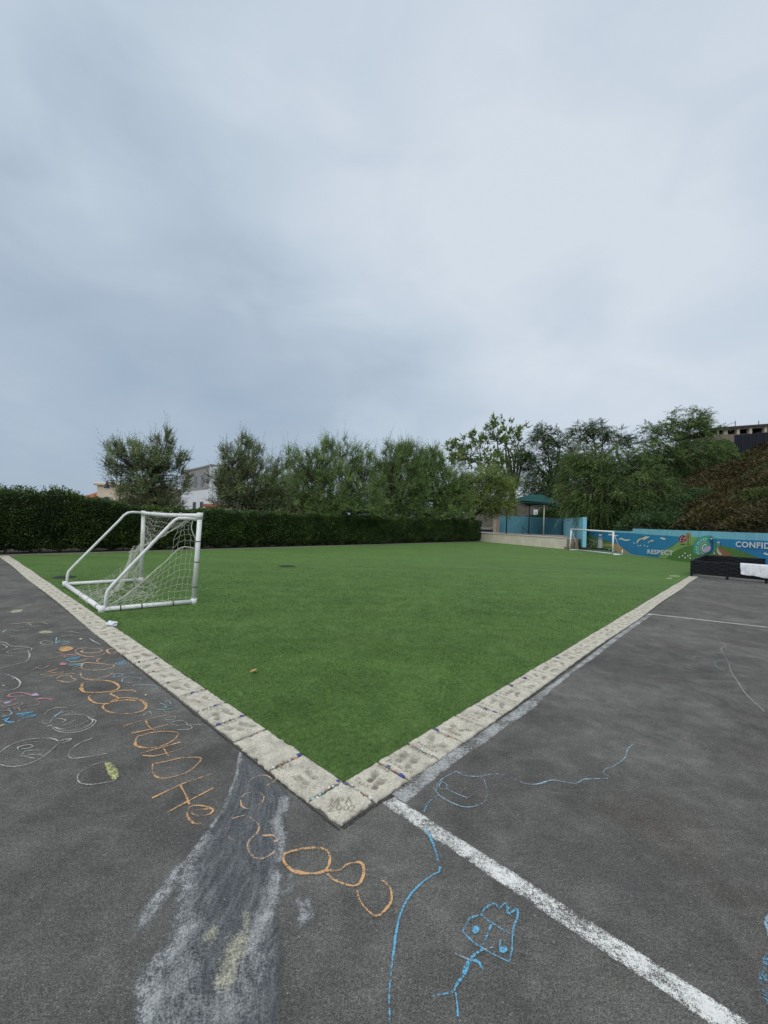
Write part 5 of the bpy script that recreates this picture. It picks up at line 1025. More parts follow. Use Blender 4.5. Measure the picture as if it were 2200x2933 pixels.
shape('painted_peacock', Z2, [(745, 222), (770, 212), (805, 240), (785, 262), (778, 285), (805, 335), (812, 395), (785, 445), (735, 470), (660, 468), (720, 445), (765, 400), (765, 330), (740, 270)], (.025, .10, .22), 2); shape('painted_peacock', Z2, ell(708, 405, 68, 44, 16, -.6), (.44, .36, .46)); shape('painted_peacock', Z2, ell(775, 238, 22, 10, 10), (.55, .62, .56))
shape('painted_hen', Z2, [(850, 400), (868, 340), (862, 300), (885, 280), (915, 292), (910, 340), (895, 390)], (.10, .28, .22), 2); shape('painted_hen', Z2, [(850, 400), (895, 378), (950, 392), (1030, 440), (1110, 505), (900, 505), (862, 450)], (.26, .13, .07), 2, label='brown painted hen'); shape('painted_hen', Z2, [(862, 398), (882, 390), (890, 430), (945, 490), (900, 492), (865, 445)], (.55, .47, .38), 2); shape('painted_hen', Z2, ell(888, 296, 26, 13, 10), (.60, .62, .56)); shape('painted_hen', Z2, ell(890, 296, 10, 7, 8), (.28, .06, .06))
for p in ((268, 530), (320, 507), (360, 468), (405, 510), (445, 497), (362, 540), (440, 545), (825, 470)): shape('painted_flower', Z2, ell(*p, 12, 14, 7), (.66, .72, .62))
def lettering(txt, pa, pb, pc_, bold=.03):             # word between two baseline pixels, cap height from pc_
    a, b, c = on(*pa), on(*pb), on(*pc_)
    cu = bpy.data.curves.new('word', 'FONT'); cu.body = txt; cu.offset = bold; cu.space_character = 1.08; cu.resolution_u = 3
    t = bpy.data.objects.new('word', cu); COL.objects.link(t); dg = bpy.context.evaluated_depsgraph_get(); me = t.evaluated_get(dg).to_mesh()
    v = V([tuple(q.co) for q in me.vertices]); f = [tuple(p.vertices) for p in me.polygons]; t.evaluated_get(dg).to_mesh_clear(); bpy.data.objects.remove(t)
    x0, x1 = v[:, 0].min(), v[:, 0].max(); y0, y1 = 0., v[:, 1].max()
    ax = (b-a)/(x1-x0); ay = V([0, 0, c[2]-a[2]])/(y1-y0); LAY[0] += .001
    w_ = a+(v[:, :1]-x0)*ax+(v[:, 1:2])*ay-V([MN[0], MN[1], 0])*LAY[0]
    o = build('painted_word', w_, f, paint((.74, .77, .74)), mural); o['label'] = 'white painted capital lettering'
lettering('RESPECT', (1856.9, 1585.6), (1931, 1590.4), (1857, 1573.6))
lettering('CONFIDENCE', (2110.5, 1566.), (2292, 1577.), (2111, 1550.3))
# ------------------------------------------------------------------ goals
def side_goal():
    gR, gL = G(554.7, 1731), G(404, 1667); bR, bL = G(292, 1755), G(186.5, 1680)
    Z7 = (180, 1450, .25317)
    px = lambda a, b: (180+.25317*a, 1450+.25317*b)
    root = empty('soccer_goal', (gR+gL+bR+bL)/4*V([1, 1, 0]), 'white plastic pipe goal with a torn sagging net beside the left kerb', 'goal')
    r = .040; zt = .05
    tR = PD(*px(1552, 108), gR[1]); tL = PD(*px(912, 78), gL[1]+.04)
    for p in (gR, gL, bR, bL): p[2] = zt
    def tub(nm, pts, rr, sm=True):
        m = MB(); m.tube(pts, rr, 12); return m.build(nm, M['pvc'], root, True)
    tub('post', [gR, tR+(tR-gR)*.012], r*1.02); tub('post', [gL, tL], r*.98)
    tub('crossbar', smooth_path([tL, (tL+tR)/2+V([0, 0, -.015]), tR], 6), r*.98)
    tub('ground_bar', [gR, bR], r*.95); tub('ground_bar', [gL, bL], r*.95); tub('rear_bar', [bR, bL], r)
    for c_, rr in ((tR, .052), (gR, .05), (gL, .048), (bR, .05), (bL, .048), (tL, .048)):
        for e_ in [q for q in (gR-bR, gL-bL)][:1]:
            d = V([0, 0, 1.]); m = MB(); m.tube([c_-d*.055, c_+d*.055], rr, 12); o = m.build('corner_joint', M['pvc'], root, True)
    def stay(pts, pa, pb):
        q = [PP(*px(*p), pa, pb) for p in pts]; return q
    # the slanting side pipes lie in the vertical planes of the two ends
    qR = stay([(1530, 150), (1400, 138), (1310, 138), (1265, 160), (1210, 215), (560, 895), (510, 955), (490, 1030), (480, 1165)], gR, bR)
    qL = stay([(890, 72), (790, 66), (735, 74), (690, 105), (640, 160), (110, 690), (65, 740), (52, 790), (46, 885)], gL, bL)
    tub('side_pipe', qR, .026); tub('side_pipe', qL, .025)
    for (a, b, f_, n_) in ((gR, tR, .17, 1), (gR, tR, .46, 2), (gR, tR, .70, 1), (bR, bL, .08, 1), (bR, bL, .45, 2), (bR, bL, .50, 1), (gR, bR, .25, 1), (gR, bR, .60, 1), (gR, bR, .82, 1)):
        d = (b-a); c_ = a+d*f_; d = d/np.linalg.norm(d)
        m = MB(); m.tube([c_-d*.008, c_+d*.008], .045, 12); m.build('tie', M['strap'], root, True)
    # net ------------------------------------------------------------
    rng = np.random.default_rng(4)
    cords = MB()
    def patch(top, left_, bot, right_, nu, nv, sag=0., jit=.012, rc=.0025, skip=0.):
        """Coons patch between four boundary curves (lists of 3-D points), drawn as a cord grid"""
        def ev(c, t):
            c = V(c); k = np.minimum((t*(len(c)-1)).astype(int), len(c)-2); f = (t*(len(c)-1)-k)[:, None]; return c[k]*(1-f)+c[k+1]*f
        m_ = 4
        U = np.linspace(0, 1, nu*m_+1); W = np.linspace(0, 1, nv*m_+1)
        T_, B_, L_, R_ = ev(top, U), ev(bot, U), ev(left_, W), ev(right_, W)
        uu, ww = U[:, None, None], W[None, :, None]
        S = (1-ww)*T_[:, None]+ww*B_[:, None]+(1-uu)*L_[None]+uu*R_[None]-((1-uu)*(1-ww)*T_[0]+uu*(1-ww)*T_[-1]+(1-uu)*ww*B_[0]+uu*ww*B_[-1])
        S = S+V([0, 0, -sag])*(np.sin(np.pi*uu)*np.sin(np.pi*ww))
        ju = (vnoise(uu[..., 0]*9+ww[..., 0]*3, ww[..., 0]*9, 3)-.5); jv = (vnoise(uu[..., 0]*11+7, ww[..., 0]*8, 5)-.5)
        S = S+np.stack([ju, jv, .7*jv], -1)*jit*8+np.cumsum(rng.normal(0, jit*.08, S.shape), 1)
        # each cell droops a little
        S[..., 2] -= .018*(np.abs(np.sin(np.pi*U[:, None]*nu))+0*W[None]); S[..., 2] = np.maximum(S[..., 2], .022+.02*np.abs(ju[..., :]))
        for i in range(0, nu*m_+1, m_):
            if rng.uniform() > skip: cords.tube(S[i, ::2], rc, 4, False)
        for j in range(0, nv*m_+1, m_):
            if rng.uniform() > skip: cords.tube(S[::2, j], rc, 4, False)
    P = lambda a, b, pa=gR, pb=bR: PP(*px(a, b), pa, pb)
    lerp = lambda a, b, t: V(a)*(1-t)+V(b)*t
    # end net: from the near post back along the ground bar, its upper edge slack
    up_ = [P(1490, 480), P(1440, 465), P(1370, 460), P(1300, 490), P(1220, 570), P(1150, 640), P(1070, 700), P(960, 800), P(820, 920), P(680, 1030), P(520, 1120)]
    lo_ = [lerp(gR, bR, t)+V([0, 0, .02]) for t in np.linspace(.04, .94, 11)]
    patch(up_, [P(1490, 480), P(1480, 700), P(1465, 900), P(1455, 1085)], lo_, [P(520, 1120), P(510, 1150), P(500, 1175)], 13, 8, 0., .006)
    cords.tube(smooth_path(up_, 4), .008, 5)
    # upper piece between the near side pipe and the post
    patch([P(1330, 190), P(1400, 165), P(1470, 180)], [P(1330, 190), P(1270, 330), P(1225, 560)], [P(1225, 560), P(1300, 490), P(1370, 460), P(1440, 465), P(1490, 480)], [P(1470, 180), P(1455, 250), P(1490, 340), P(1490, 480)], 4, 5, 0., .006)
    cords.tube(smooth_path([P(1470, 165), P(1455, 240), P(1475, 310), P(1505, 370)], 5), .008, 5)
    # back net: hangs from the crossbar, gathers, and slumps onto the turf towards the rear bar
    back = (bR+bL)/2-(gR+gL)/2; back[2] = 0; bd = np.linalg.norm(back); back /= bd; al = (gR-gL); al[2] = 0
    Q = lambda u, dpt, z: V([*(gL+al*u+back*bd*dpt)[:2], z])
    topc = [lerp(tL, tR, t)-V([0, 0, .05]) for t in (.03, .2, .4, .6, .8, .93)]
    midc = [Q(.04, .06, .78), Q(.12, .16, .74), Q(.22, .26, .72), Q(.34, .36, .74), Q(.46, .44, .80), Q(.58, .46, .90)]
    lowc = [Q(.05, .10, .10), Q(.13, .16, .08), Q(.22, .20, .06), Q(.34, .22, .05), Q(.46, .16, .05), Q(.58, .08, .05)]
    patch(topc, [topc[0], Q(.02, .02, 1.2), midc[0]], midc, [topc[-1], lerp(topc[-1], midc[-1], .5)-V([0, 0, .04]), midc[-1]], 24, 11, .10, .012)
    patch(midc, [midc[0], Q(.05, .07, .4), lowc[0]], lowc, [midc[-1], Q(.52, .34, .5), lowc[-1]], 20, 9, .04, .016, skip=.08)
    patch(midc, [midc[0], Q(.12, .3, .4), Q(.30, .93, .07)], [Q(.30, .93, .07), Q(.5, .96, .06), Q(.7, .97, .06), Q(.95, .96, .06)], [midc[-1], Q(.7, .6, .45), Q(.95, .96, .06)], 20, 11, .25, .016, skip=.1)
    patch([Q(.25, .3, .05), Q(.5, .25, .05), Q(.7, .2, .05)], [Q(.25, .3, .05), Q(.3, .6, .05), Q(.35, .92, .05)], [Q(.35, .92, .05), Q(.6, .9, .06), Q(.95, .93, .08)], [Q(.7, .2, .05), Q(.85, .5, .05), Q(.95, .93, .08)], 10, 9, 0., .03, skip=.15)
    for k in range(26):                                  # loose threads wrapped on posts and bars
        a, b, f0, f1 = [(gL, tL, .02, .75), (bR, bL, 0., .45), (gR, bR, .1, .95), (tL, tR, .05, .8)][k % 4]
        d = b-a; f_ = rng.uniform(f0, f1); c_ = a+d*f_; dd = d/np.linalg.norm(d); s1 = np.cross(dd, V([.31, .5, .8])); s1 /= np.linalg.norm(s1); s2 = np.cross(dd, s1)
        cords.tube([c_+(s1*math.cos(t)+s2*math.sin(t))*(.046+rng.uniform(0, .012))+dd*t*.012 for t in np.linspace(0, 6.0, 12)], .0032, 4, False)
    n_ = cords.build('net', M['net'], root, True); n_['label'] = 'torn off-white knotted net, bunched and slumped onto the turf'
side_goal()
def far_goal():
    fr = G(1754.5, 1591); fl = G(1631.5, 1577)
    d = (fl-fr); d /= np.linalg.norm(d); bk = V([d[1], -d[0], 0]); bk = bk if bk@V([1, .2, 0]) > 0 else -bk
    root = empty('soccer_goal', (fr+fl)/2, 'small white frame goal standing in front of the lighthouse mural', 'goal')
    tl, trr = PD(1637, 1515.5, fl[1]), PD(1757, 1523.5, fr[1]); r = .05
    def tub(nm, a, b, rr): m = MB(); m.tube([a, b], rr, 10); m.build(nm, M['pvc'], root, True)
    up = V([0, 0, .05]); tub('post', fr+up*0, trr, r); tub('post', fl, tl, r); tub('crossbar', tl-d*-.04, trr-d*.04, r)
    br, bl = fr+bk*.75+d*.05, fl+bk*.75
    tub('ground_bar', fr+up, br+up, r*.8); tub('ground_bar', fl+up, bl+up, r*.8); tub('rear_bar', br+up, bl+up, r*.75)
    tub('stay', tl-up, bl+up, .014); tub('stay', trr-up, br+up, .014)
    tub('rear_stub', br+up, br+up+V([0, 0, .30]), .03)
    c = MB(); zt = tl[2]
    for k in range(15):
        a = fl+(fr-fl)*k/14; e_ = bl+(br-bl)*k/14; c.tube(bez(V([a[0], a[1], zt-.04]), (V([a[0], a[1], zt])+V([e_[0], e_[1], .1]))/2-V([0, 0, .12]), V([e_[0], e_[1], .1]), 6), .0022, 3, False)
    for k in range(1, 10):
        f_ = k/10; zz_ = zt*(1-f_)+.1*f_-.24*f_*(1-f_); c.tube([V([*(fl+(bl-fl)*f_)[:2], zz_]), V([*(fr+(br-fr)*f_)[:2], zz_])], .0022, 3, False)
    c.build('net', M_plain('dark_net', (.09, .10, .10), .9), root)
far_goal()
# ------------------------------------------------------------------ black panel enclosure
M['resin'] = M_plain('black_resin', (.008, .009, .012), .38, .3, 12, spec=.35)
PO = V([*G(1979, 1651)[:2]]); pf = -E1[:2]; pb = E2[:2]     # front runs along -t, depth along +s
MODW, DEP, HT = .97, 5.3, .575
enc = empty('planter_box', (*PO, 0), 'large low black plastic box of woven-look panels at the yard edge', 'planter')
def panel(a, d, n, w_):
    m = MB(); up = V([0, 0, 1.]); d3, n3 = V([*d, 0]), V([*n, 0]); a3 = V([*a, 0])
    m.obox(a3+d3*w_/2+up*.33, d3*(w_/2-.03), n3*.010, up*.215)
    o = m.build('panel', M['resin'], enc)
    m = MB()
    for r_ in range(6):
        z_ = .15+r_*.072
        for c_ in range(4):
            x_ = (c_+.5+(.25 if r_ % 2 else -.15))*w_/4
            if .12 < x_ < w_-.12:
                for sg in (-1, 1): m.obox(a3+d3*x_+up*z_+n3*.014*sg, d3*.10, n3*.020, up*.027)
    q = m.build('weave', M['resin'], o); bevel(q, .006, 1)
    for z_, hh in ((.555, .022), (.335, .014), (.115, .018)):
        m = MB(); m.obox(a3+d3*w_/2+up*z_, d3*(w_/2-.025), n3*.026, up*hh); bevel(m.build('rail', M['resin'], o), .006, 1)
def leg(p):
    m = MB(); m.obox((p[0], p[1], HT/2), (*(pf*.038), 0), (*(pb*.038), 0), (0, 0, HT/2)); bevel(m.build('leg', M['resin'], enc), .008, 1)
NF, NB = 4, 5; dw = DEP/NB
for k in range(NF): panel(PO+pf*(k*MODW+.02), pf, pb, MODW); panel(PO+pf*(k*MODW+.02)+pb*DEP, pf, pb, MODW)
for k in range(NB): panel(PO+pb*(k*dw+.02), pb, -pf, dw); panel(PO+pb*(k*dw+.02)+pf*NF*MODW, pb, -pf, dw)
for k in range(NF+1): leg(PO+pf*(k*MODW+.02)); leg(PO+pf*(k*MODW+.02)+pb*(DEP+.02))
for k in range(1, NB): leg(PO+pb*(k*dw+.02)); leg(PO+pb*(k*dw+.02)+pf*(NF*MODW+.02))
def towel():
    x0, x1 = 1.32, 2.02; n, m_ = 34, 30
    prof = [(.10, .40), (.045, .585), (0., .60), (-.045, .585), (-.06, .50), (-.065, .36), (-.07, .17)]
    L_ = np.cumsum([0]+[math.dist(a, b) for a, b in zip(prof[:-1], prof[1:])]); v = []
    for i in range(n+1):
        u = i/n; end = 1-.10*(1-u)+.02*math.sin(u*9)
        for j in range(m_+1):
            t = j/m_*L_[-1]*end; dd = np.interp(t, L_, [p[0] for p in prof]); zz_ = np.interp(t, L_, [p[1] for p in prof])
            hang = max(0, (j/m_-.35)); fo = (.035*math.sin(u*17+j*.05)+.025*math.sin(u*31+1.3+j*.11)+.03*math.sin(u*6.5+j*.22))*hang*1.3
            p = PO+pf*(x0+(x1-x0)*u+.02*math.sin(j*.3)*hang+(.03*(1-2*u))*hang*.4)+pb*(dd-abs(fo)*.9-.012*hang); v.append((p[0], p[1], zz_-.03*math.sin(u*3.1)*hang*.4))
    f = np.array([(i*(m_+1)+j, (i+1)*(m_+1)+j, (i+1)*(m_+1)+j+1, i*(m_+1)+j+1) for i in range(n) for j in range(m_)])
    q = NT('towel_cloth'); w1 = q.noise(160, 3, .7); q.col(q.ramp(q.noise(12, 4), [(.3, (.66, .66, .68)), (.7, (.80, .80, .82))])); q.rough(.95); q.bump(w1, .5, .004)
    o = build('towel', v, f, q.m, None, True); md = o.modifiers.new('thickness', 'SOLIDIFY'); md.thickness = .004
    tag(o, 'white crumpled towel hung over the rail of the black box', 'towel')
towel()
# ------------------------------------------------------------------ small things on the ground
def paper():
    rng = np.random.default_rng(8); c = G(319, 1795); bm = bmesh.new(); bmesh.ops.create_icosphere(bm, subdivisions=2, radius=.048)
    for v in bm.verts:
        k = 1+.75*(fbm(V([v.co.x*38+9]), V([v.co.y*38+v.co.z*45]), 3, 2)[0]-.5)+rng.normal(0, .26); v.co = Vector((v.co.x*k*1.35, v.co.y*k*.9, max(-.022, v.co.z*k*.75)))
    vv = [(v.co.x+c[0], v.co.y+c[1], v.co.z+.038) for v in bm.verts]; ff = [tuple(x.index for x in f.verts) for f in bm.faces]; bm.free()
    tag(build('crumpled_paper', vv, ff, M_plain('paper', (.72, .74, .80), .8, .12, 30)), 'crumpled white paper scrap on the kerb in front of the goal', 'litter')
paper()
for (x, y, rr, lab) in ((185*1., 1655, .24, 'dark round drain cover in the turf behind the goal'), (822, 1623, .26, 'dark round drain cover alone in the open turf')):
    c = G(x, y); dc = empty('drain_cover', (c[0], c[1], .01), lab, 'drain cover'); m = MB(); m.tube([(c[0], c[1], .004), (c[0], c[1], .020)], rr, 28); m.build('frame', M_plain('drain_frame', (.05, .075, .045), .7), dc)
    m = MB(); m.tube([(c[0], c[1], .018), (c[0], c[1], .026)], rr*.86, 28); m.build('lid', M_plain('drain_lid', (.022, .028, .022), .7), dc)
def deadleaf(px, py, ln, mat, lab, nm, cat, rot):
    c = G(px, py, .03); m = []; f = []
    for i in range(7):
        u = i/6; w_ = ln*.32*math.sin(math.pi*(u*.92+.06))
        for s_ in (-1, 0, 1):
            x_, y_ = (u-.5)*ln, s_*w_; m.append((c[0]+x_*math.cos(rot)-y_*math.sin(rot), c[1]+x_*math.sin(rot)+y_*math.cos(rot), .032+.25*w_*abs(s_)+.02*u*u))
    for i in range(6):
        for k in range(2): f.append((i*3+k, i*3+k+1, i*3+k+4, i*3+k+3))
    tag(build(nm, m, f, mat), lab, cat)
deadleaf(726, 1923, .075, M_plain('dry_leaf', (.48, .27, .12), .8), 'single dry tan leaf lying on the turf', 'fallen_leaf', 'leaf', .6)
for i, (px, py, ln) in enumerate(((1932, 1650, .34), (1917, 1656.5, .16))):
    c = G(px, py, .03); m = MB(); m.obox(c, (ln/2, -.03*ln, .004), (.01, .022, 0), (0, 0, .008)); o = m.build('plastic_strip', M_plain('pale_plastic', (.62, .72, .42), .5)); bevel(o, .004, 1)
    tag(o, ('long' if i == 0 else 'short')+' pale yellow plastic strip on the turf near the black box', 'strip')
# ------------------------------------------------------------------ buildings beyond the hedge
M['cream'] = M_plain('cream_stucco', (.66, .55, .42), .9, .06, 2); M['white_wall'] = M_plain('white_stucco', (.70, .72, .74), .9, .06, 1); M['grey_wall'] = M_plain('grey_fascia', (.30, .29, .28), .9, .12, 2)
M['tile_roof'] = M_plain('roof_tile', (.38, .15, .08), .85, .25, 9); M['glass'] = M_plain('window_glass', (.03, .04, .05), .08, .1, 2, spec=.6); M['tan'] = M_plain('tan_stucco', (.46, .34, .26), .9, .12, 3)
DH = 46.; kh = DH/F
ch = empty('cream_house', (*PD(310, 1450, DH)[:2], 0), 'cream stucco house with red tiled roof behind the hedge', 'house')
def pxbox(nm, x0, x1, y0, y1, dep, thick, mat, par, bev=0.):
    a, b = PD(x0, y1, dep), PD(x1, y0, dep); zc = (PD(x0, y0, dep)[2]+PD(x1, y0, dep)[2])/2; zb = (PD(x0, y1, dep)[2]+PD(x1, y1, dep)[2])/2
    m = MB(); m.prism([(a[0], dep), (b[0], dep), (b[0], dep+thick), (a[0], dep+thick)], max(zb, -.05), zc); o = m.build(nm, mat, par)
    if bev: bevel(o, bev, 1)
    return o
pxbox('wall', 271, 430, 1388, 1540, DH, 8, M['cream'], ch); pxbox('cornice', 266, 434, 1384, 1392, DH-.25, 8.5, M['cream'], ch, .06); pxbox('wing_wall', 205, 270.6, 1420, 1540, DH+1, 7, M['cream'], ch)
def arch(nm, cx, cy, w_, h_, dep, mat, par):
    c = PD(cx, cy, dep); k = dep/F; m = MB(); n = 12
    pts = [(c[0]-w_*k/2, c[2]-h_*k)]+[(c[0]-w_*k/2*math.cos(math.pi*i/n), c[2]+w_*k/2*math.sin(math.pi*i/n)) for i in range(n+1)]+[(c[0]+w_*k/2, c[2]-h_*k)]
    nn = len(pts); m.add([(p[0], dep-.06, p[1]) for p in pts]+[(p[0], dep+.05, p[1]) for p in pts], [tuple(range(nn)), tuple(range(2*nn-1, nn-1, -1))]+[(i, i+nn, (i+1) % nn+nn, (i+1) % nn) for i in range(nn)]); return m.build(nm, mat, par)
w_ = arch('window', 306, 1434, 36, 26, DH, M['cream'], ch); arch('pane', 306, 1436, 27, 26, DH-.06, M['glass'], w_)
rf = empty('roof', PD(240, 1424, DH), parent=ch)
a, b = PD(206, 1424, DH-.6), PD(271, 1423, DH-.6); n = 16
for i in range(n):
    x0 = a[0]+(b[0]-a[0])*i/n; x1 = a[0]+(b[0]-a[0])*(i+1)/n; xm = (x0+x1)/2; rise = 1.0*min(1, (i+1)/10)
    m = MB(); m.tube([(xm, DH-.7, a[2]), (xm, DH+2.2, a[2]+rise)], (x1-x0)*.52, 6); m.build('roof_tile_row', M['tile_roof'], rf, True)
DW = 40.
wh = empty('white_house', (*PD(600, 1450, DW)[:2], 0), 'white boxy house with a grey parapet between the two left trees', 'house')
zt1 = PD(599, 1330, DW)[2]; zt0 = PD(521, 1336, DW+2)[2]
c0 = PD(601, 1400, DW)[:2]; cL = PD(520, 1400, DW+7.5)[:2]; cR = PD(700, 1400, DW+2.5)[:2]; cB = cL+cR-c0
m = MB(); m.prism([c0, cR, cB, cL], -.05, zt1-2.4); m.build('wall', M['white_wall'], wh)
sh = lambda p, k: tuple((c0+cB)/2+(V(p)-(c0+cB)/2)*k)
m = MB(); m.prism([sh(c0, 1.012), sh(cR, 1.012), sh(cB, 1.012), sh(cL, 1.012)], zt1-2.4, zt1-.16); m.build('parapet', M['grey_wall'], wh)
m = MB(); m.prism([sh(c0, 1.05), sh(cR, 1.05), sh(cB, 1.05), sh(cL, 1.05)], zt1-.16, zt1); m.build('roof', M['grey_wall'], wh)
pier = M['white_wall']
m = MB(); m.prism([c0+V([-.06, -.12]), c0+V([.75, .05]), c0+V([.75, .4]), c0+V([-.06, .4])], -.05, zt1-.2); m.build('corner_pier', pier, wh)
dR = (cR-c0)/np.linalg.norm(cR-c0); nR = V([dR[1], -dR[0]])
for u0 in (1.15, 2.55):
    q0, q1 = c0+dR*u0+nR*.10, c0+dR*(u0+.95)+nR*.10; m = MB(); nn = 8; zb_ = zt1-3.0; zs = zt1-1.5
    pts = [(0, zb_)]+[(.475-.475*math.cos(math.pi*i/nn), zs+.475*math.sin(math.pi*i/nn)) for i in range(nn+1)]+[(.95, zb_)]
    v = [(*(q0+dR*p), z_) for p, z_ in pts]; m.add(v+[(*(q0+dR*p-nR*.2), z_) for p, z_ in pts], [tuple(range(len(v))), tuple(range(2*len(v)-1, len(v)-1, -1))]+[(i, (i+1) % len(v), (i+1) % len(v)+len(v), i+len(v)) for i in range(len(v))]); m.build('window', M['glass'], wh)
dl = (cL-c0)/np.linalg.norm(cL-c0); nl = V([dl[1], -dl[0]]); nl = -nl if nl@c0 > 0 else nl
for u0, z_ in ((2.2, 2.4), (4.6, 2.4), (2.2, 5.2), (4.6, 5.2)):
    q = c0+dl*u0+nl*.02; m = MB(); m.obox((*q, z_), (*(dl*.5), 0), (*(nl*.04), 0), (0, 0, .6)); o = m.build('window', M['grey_wall'], wh); m = MB(); m.obox((*(q+nl*.03), z_), (*(dl*.43), 0), (*(nl*.03), 0), (0, 0, .53)); m.build('pane', M['glass'], o)
th = empty('tan_house', (*PD(790, 1450, 33)[:2], 0), 'tan stucco house glimpsed low between the feathery trees', 'house')
pxbox('wall', 725, 870, 1418, 1545, 33, 6, M['tan'], th); pxbox('roof', 718, 878, 1408, 1418, 32.7, 6.8, M['tile_roof'], th, .05)
for x_ in (752, 782, 812, 842): o = arch('window', x_, 1440, 17, 26, 33, M['glass'], th)
pb_ = PD(600, 1448, 30.); gw = empty('garden_shed', (pb_[0], 30, 0), 'low terracotta-coloured shed roof peeking over the hedge by the white house', 'shed')
pxbox('wall', 586, 616, 1452, 1540, 30, 2, M['tan'], gw); pxbox('roof', 580, 622, 1443, 1452, 29.8, 2.5, M['tile_roof'], gw, .04)
vw = empty('white_shed', (*PD(400, 1450, 30)[:2], 0), 'low white shed glimpsed behind the trunk of the tree beside the white house', 'shed')
pxbox('wall', 362, 442, 1441, 1530, 30, 2.5, M['white_wall'], vw); pxbox('roof', 357, 447, 1435, 1441, 29.7, 3.1, M['grey_wall'], vw, .03)
for x_ in (372, 396, 420): pxbox('window', x_, x_+15, 1446, 1454, 29.96, .05, M['glass'], vw)
# white railing seen under the trees
rw = empty('white_railing', (*PD(1170, 1480, 36)[:2], 0), 'white slatted railing showing above the hedge between two dark trunks', 'railing')
for k in range(4): pxbox('rail', 1153, 1187, 1470+k*6.5, 1473+k*6.5, 36, .05, M['white_wall'], rw)
for x_ in (1151, 1168, 1186): pxbox('post', x_, x_+4, 1466, 1560, 36.06, .12, M['white_wall'], rw)
# bell lantern on a bracket
lp = PD(306, 1389, 26.); bl_ = empty('bell_lantern', (*PD(345, 1389, 26.)[:2], 0), 'black bell-shaped lamp on a curved arm left of the lone tree', 'street lamp')
k = 26/F; px_ = PD(345, 1389, 26.)
m = MB(); prof = [(1.5, 9), (2, 7), (3, 4), (5, 0), (6, -4), (7.5, -8), (7.8, -9)]; nn = 14
v = [(lp[0]+r_*k*math.cos(2*math.pi*i/nn), lp[1]+r_*k*math.sin(2*math.pi*i/nn), lp[2]+z_*k) for r_, z_ in prof for i in range(nn)]
m.add(v, [(j*nn+i, j*nn+(i+1) % nn, (j+1)*nn+(i+1) % nn, (j+1)*nn+i) for j in range(len(prof)-1) for i in range(nn)]+[tuple(range(nn)), tuple(range(len(v)-1, len(v)-nn-1, -1))]); m.build('lamp_shade', M['dark_metal'], bl_, True)
m = MB(); m.tube(smooth_path([lp+V([0, 0, 9*k]), lp+V([.05, 0, 13*k]), lp+V([.3, 0, 14*k]), px_+V([0, 0, 10*k])], 5), .025, 6); m.build('arm', M['dark_metal'], bl_, True)
m = MB(); m.tube([(px_[0], px_[1], 0), (px_[0], px_[1], px_[2]+.3)], [.07, .045], 8); m.build('pole', M['dark_metal'], bl_, True)
# ------------------------------------------------------------------ house and screen fence on the hill
M['hill_wall'] = M_plain('hill_house_wall', (.20, .17, .13), .9, .15, 2); M['col'] = M_plain('house_column', (.52, .46, .36), .8, .1, 2); M['roofdark'] = M_plain('dark_roof', (.07, .06, .06), .9, .2, 3)
DHH = 66.
hh = empty('hilltop_house', (*PD(2150, 1250, DHH)[:2], PD(2150, 1262, DHH)[2]), 'long low house with a flat dark roof and pale columns on top of the slope', 'house')
def tilt_bar(nm, x0, y0, x1, y1, th, dep, thick, mat, par, dep1=None):
    d1 = dep1 or dep; a, b = PD(x0, y0, dep), PD(x1, y1, d1); k = dep/F; m = MB()
    p = [(a[0], a[1]), (b[0], b[1]), (b[0], b[1]+thick), (a[0], a[1]+thick)]
    m.add([(p[0][0], p[0][1], a[2]-th*k), (p[1][0], p[1][1], b[2]-th*k), (p[2][0], p[2][1], b[2]-th*k), (p[3][0], p[3][1], a[2]-th*k), (p[0][0], p[0][1], a[2]), (p[1][0], p[1][1], b[2]), (p[2][0], p[2][1], b[2]), (p[3][0], p[3][1], a[2])], [(3, 2, 1, 0), (4, 5, 6, 7), (0, 1, 5, 4), (1, 2, 6, 5), (2, 3, 7, 6), (3, 0, 4, 7)]); return m.build(nm, mat, par)
tilt_bar('roof', 2042, 1225, 2260, 1209, 5.5, DHH, 10, M['roofdark'], hh); tilt_bar('beam', 2050, 1229.5, 2260, 1216, 4, DHH+.4, .4, M['col'], hh); tilt_bar('back_wall', 2050, 1230, 2260, 1217, 30, DHH+3, .3, M['hill_wall'], hh); tilt_bar('base', 2046, 1245, 2260, 1240, 40, DHH+.1, 9, M['hill_wall'], hh)
for x_, w_ in ((2075.5, 3), (2081, 3), (2111, 8), (2146.5, 8), (2190, 8), (2230, 8), (2055, 4)):
    y_ = 1229-(x_-2050)*.063; pxbox('column', x_, x_+w_, y_, 1250, DHH+.3, .5, M['col'], hh)
for x_, w_ in ((2090, 16), (2124, 18), (2160, 24), (2062, 10)): y_ = 1234-(x_-2050)*.063; pxbox('window', x_, x_+w_, y_, 1247, DHH+2.9, .08, M['glass'], hh)
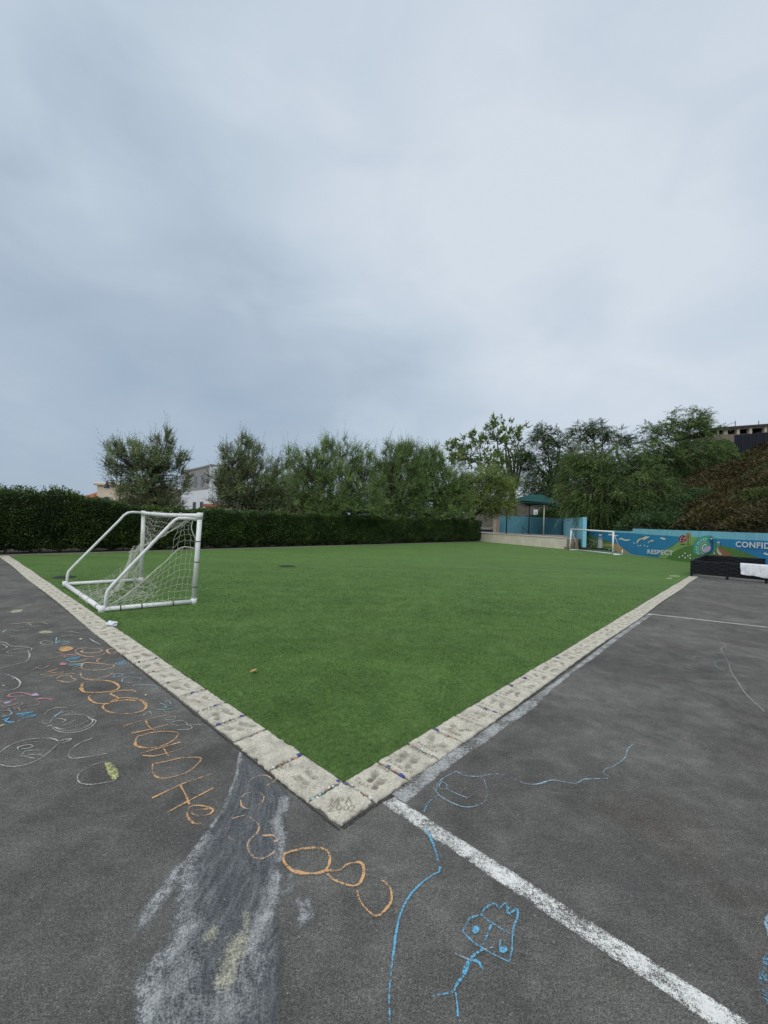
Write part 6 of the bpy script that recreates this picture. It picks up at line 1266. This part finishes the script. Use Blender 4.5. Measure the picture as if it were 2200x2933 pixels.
for x_ in (2106, 2173): m = MB(); p = PD(x_, 1220, DHH+3); m.tube([p-V([0, 0, .5]), p+V([0, 0, .9])], .05, 5); m.build('roof_vent', M['dark_metal'], hh)
M['slate'] = M_plain('screen_cloth', (.020, .022, .032), .95, .35, 6, .8, 30)
sf = empty('screen_fence', (*PD(2150, 1290, 52)[:2], PD(2150, 1290, 52)[2]), 'dark slate-coloured screen fence on the slope below the hilltop house', 'fence')
for k in range(6):
    x0, x1 = 2105+k*22, 2126+k*22; tilt_bar('screen_panel', x0, 1246-(x0-2105)*.085, x1, 1246-(x1-2105)*.085, 80, 52, .06, M['slate'], sf)
    p = PD(x0-.5, 1245-(x0-2105)*.085, 51.95); m = MB(); m.tube([p-V([0, 0, 3.2]), p], .05, 6); m.build('post', M['dark_metal'], sf)
def hit(px, py):                                       # where a line of sight meets the slope
    for dep in np.arange(24, 66, .4):
        c = PD(px, py, dep)
        if c[2] < float(hillz(c[0], c[1]))+.9: return c
    return PD(px, py, 52)
shr = np.random.default_rng(77)
for i, (px, py, dep, r_) in enumerate([(2085, 1300, 50, 1.8), (2060, 1290, 52, 1.6), (2045, 1330, 46, 2.0)]):
    c = hit(px, py); n = 5200; u = shr.normal(0, 1, (n, 3)); u /= np.linalg.norm(u, axis=1)[:, None]; rr = (1+.5*(fbm(u[:, 0]*2+i, u[:, 1]*2+u[:, 2], i, 3)-.5))*(1-shr.exponential(.1, n))
    P = c+u*rr[:, None]*V([r_, r_, r_*.85]); root = empty('garden_bush', (c[0], c[1], c[2]-r_), 'bright green bush climbing beside the dark screen fence', 'bush', 'bushes by the screen fence')
    leaf_mesh('foliage', P, u+shr.normal(0, .6, (n, 3)), .17, .075, M['pepper'], root, .5+.5*(fbm(P[:, 0]*2, P[:, 2]*2, 4)-.5)+shr.normal(0, .15, n), shr)
    m = MB(); zb_ = float(hillz(c[0], c[1])); m.tube([(c[0], c[1], min(zb_, c[2]-r_)-.2), c], [.09, .04], 6); m.build('stem', M['bark'], root)
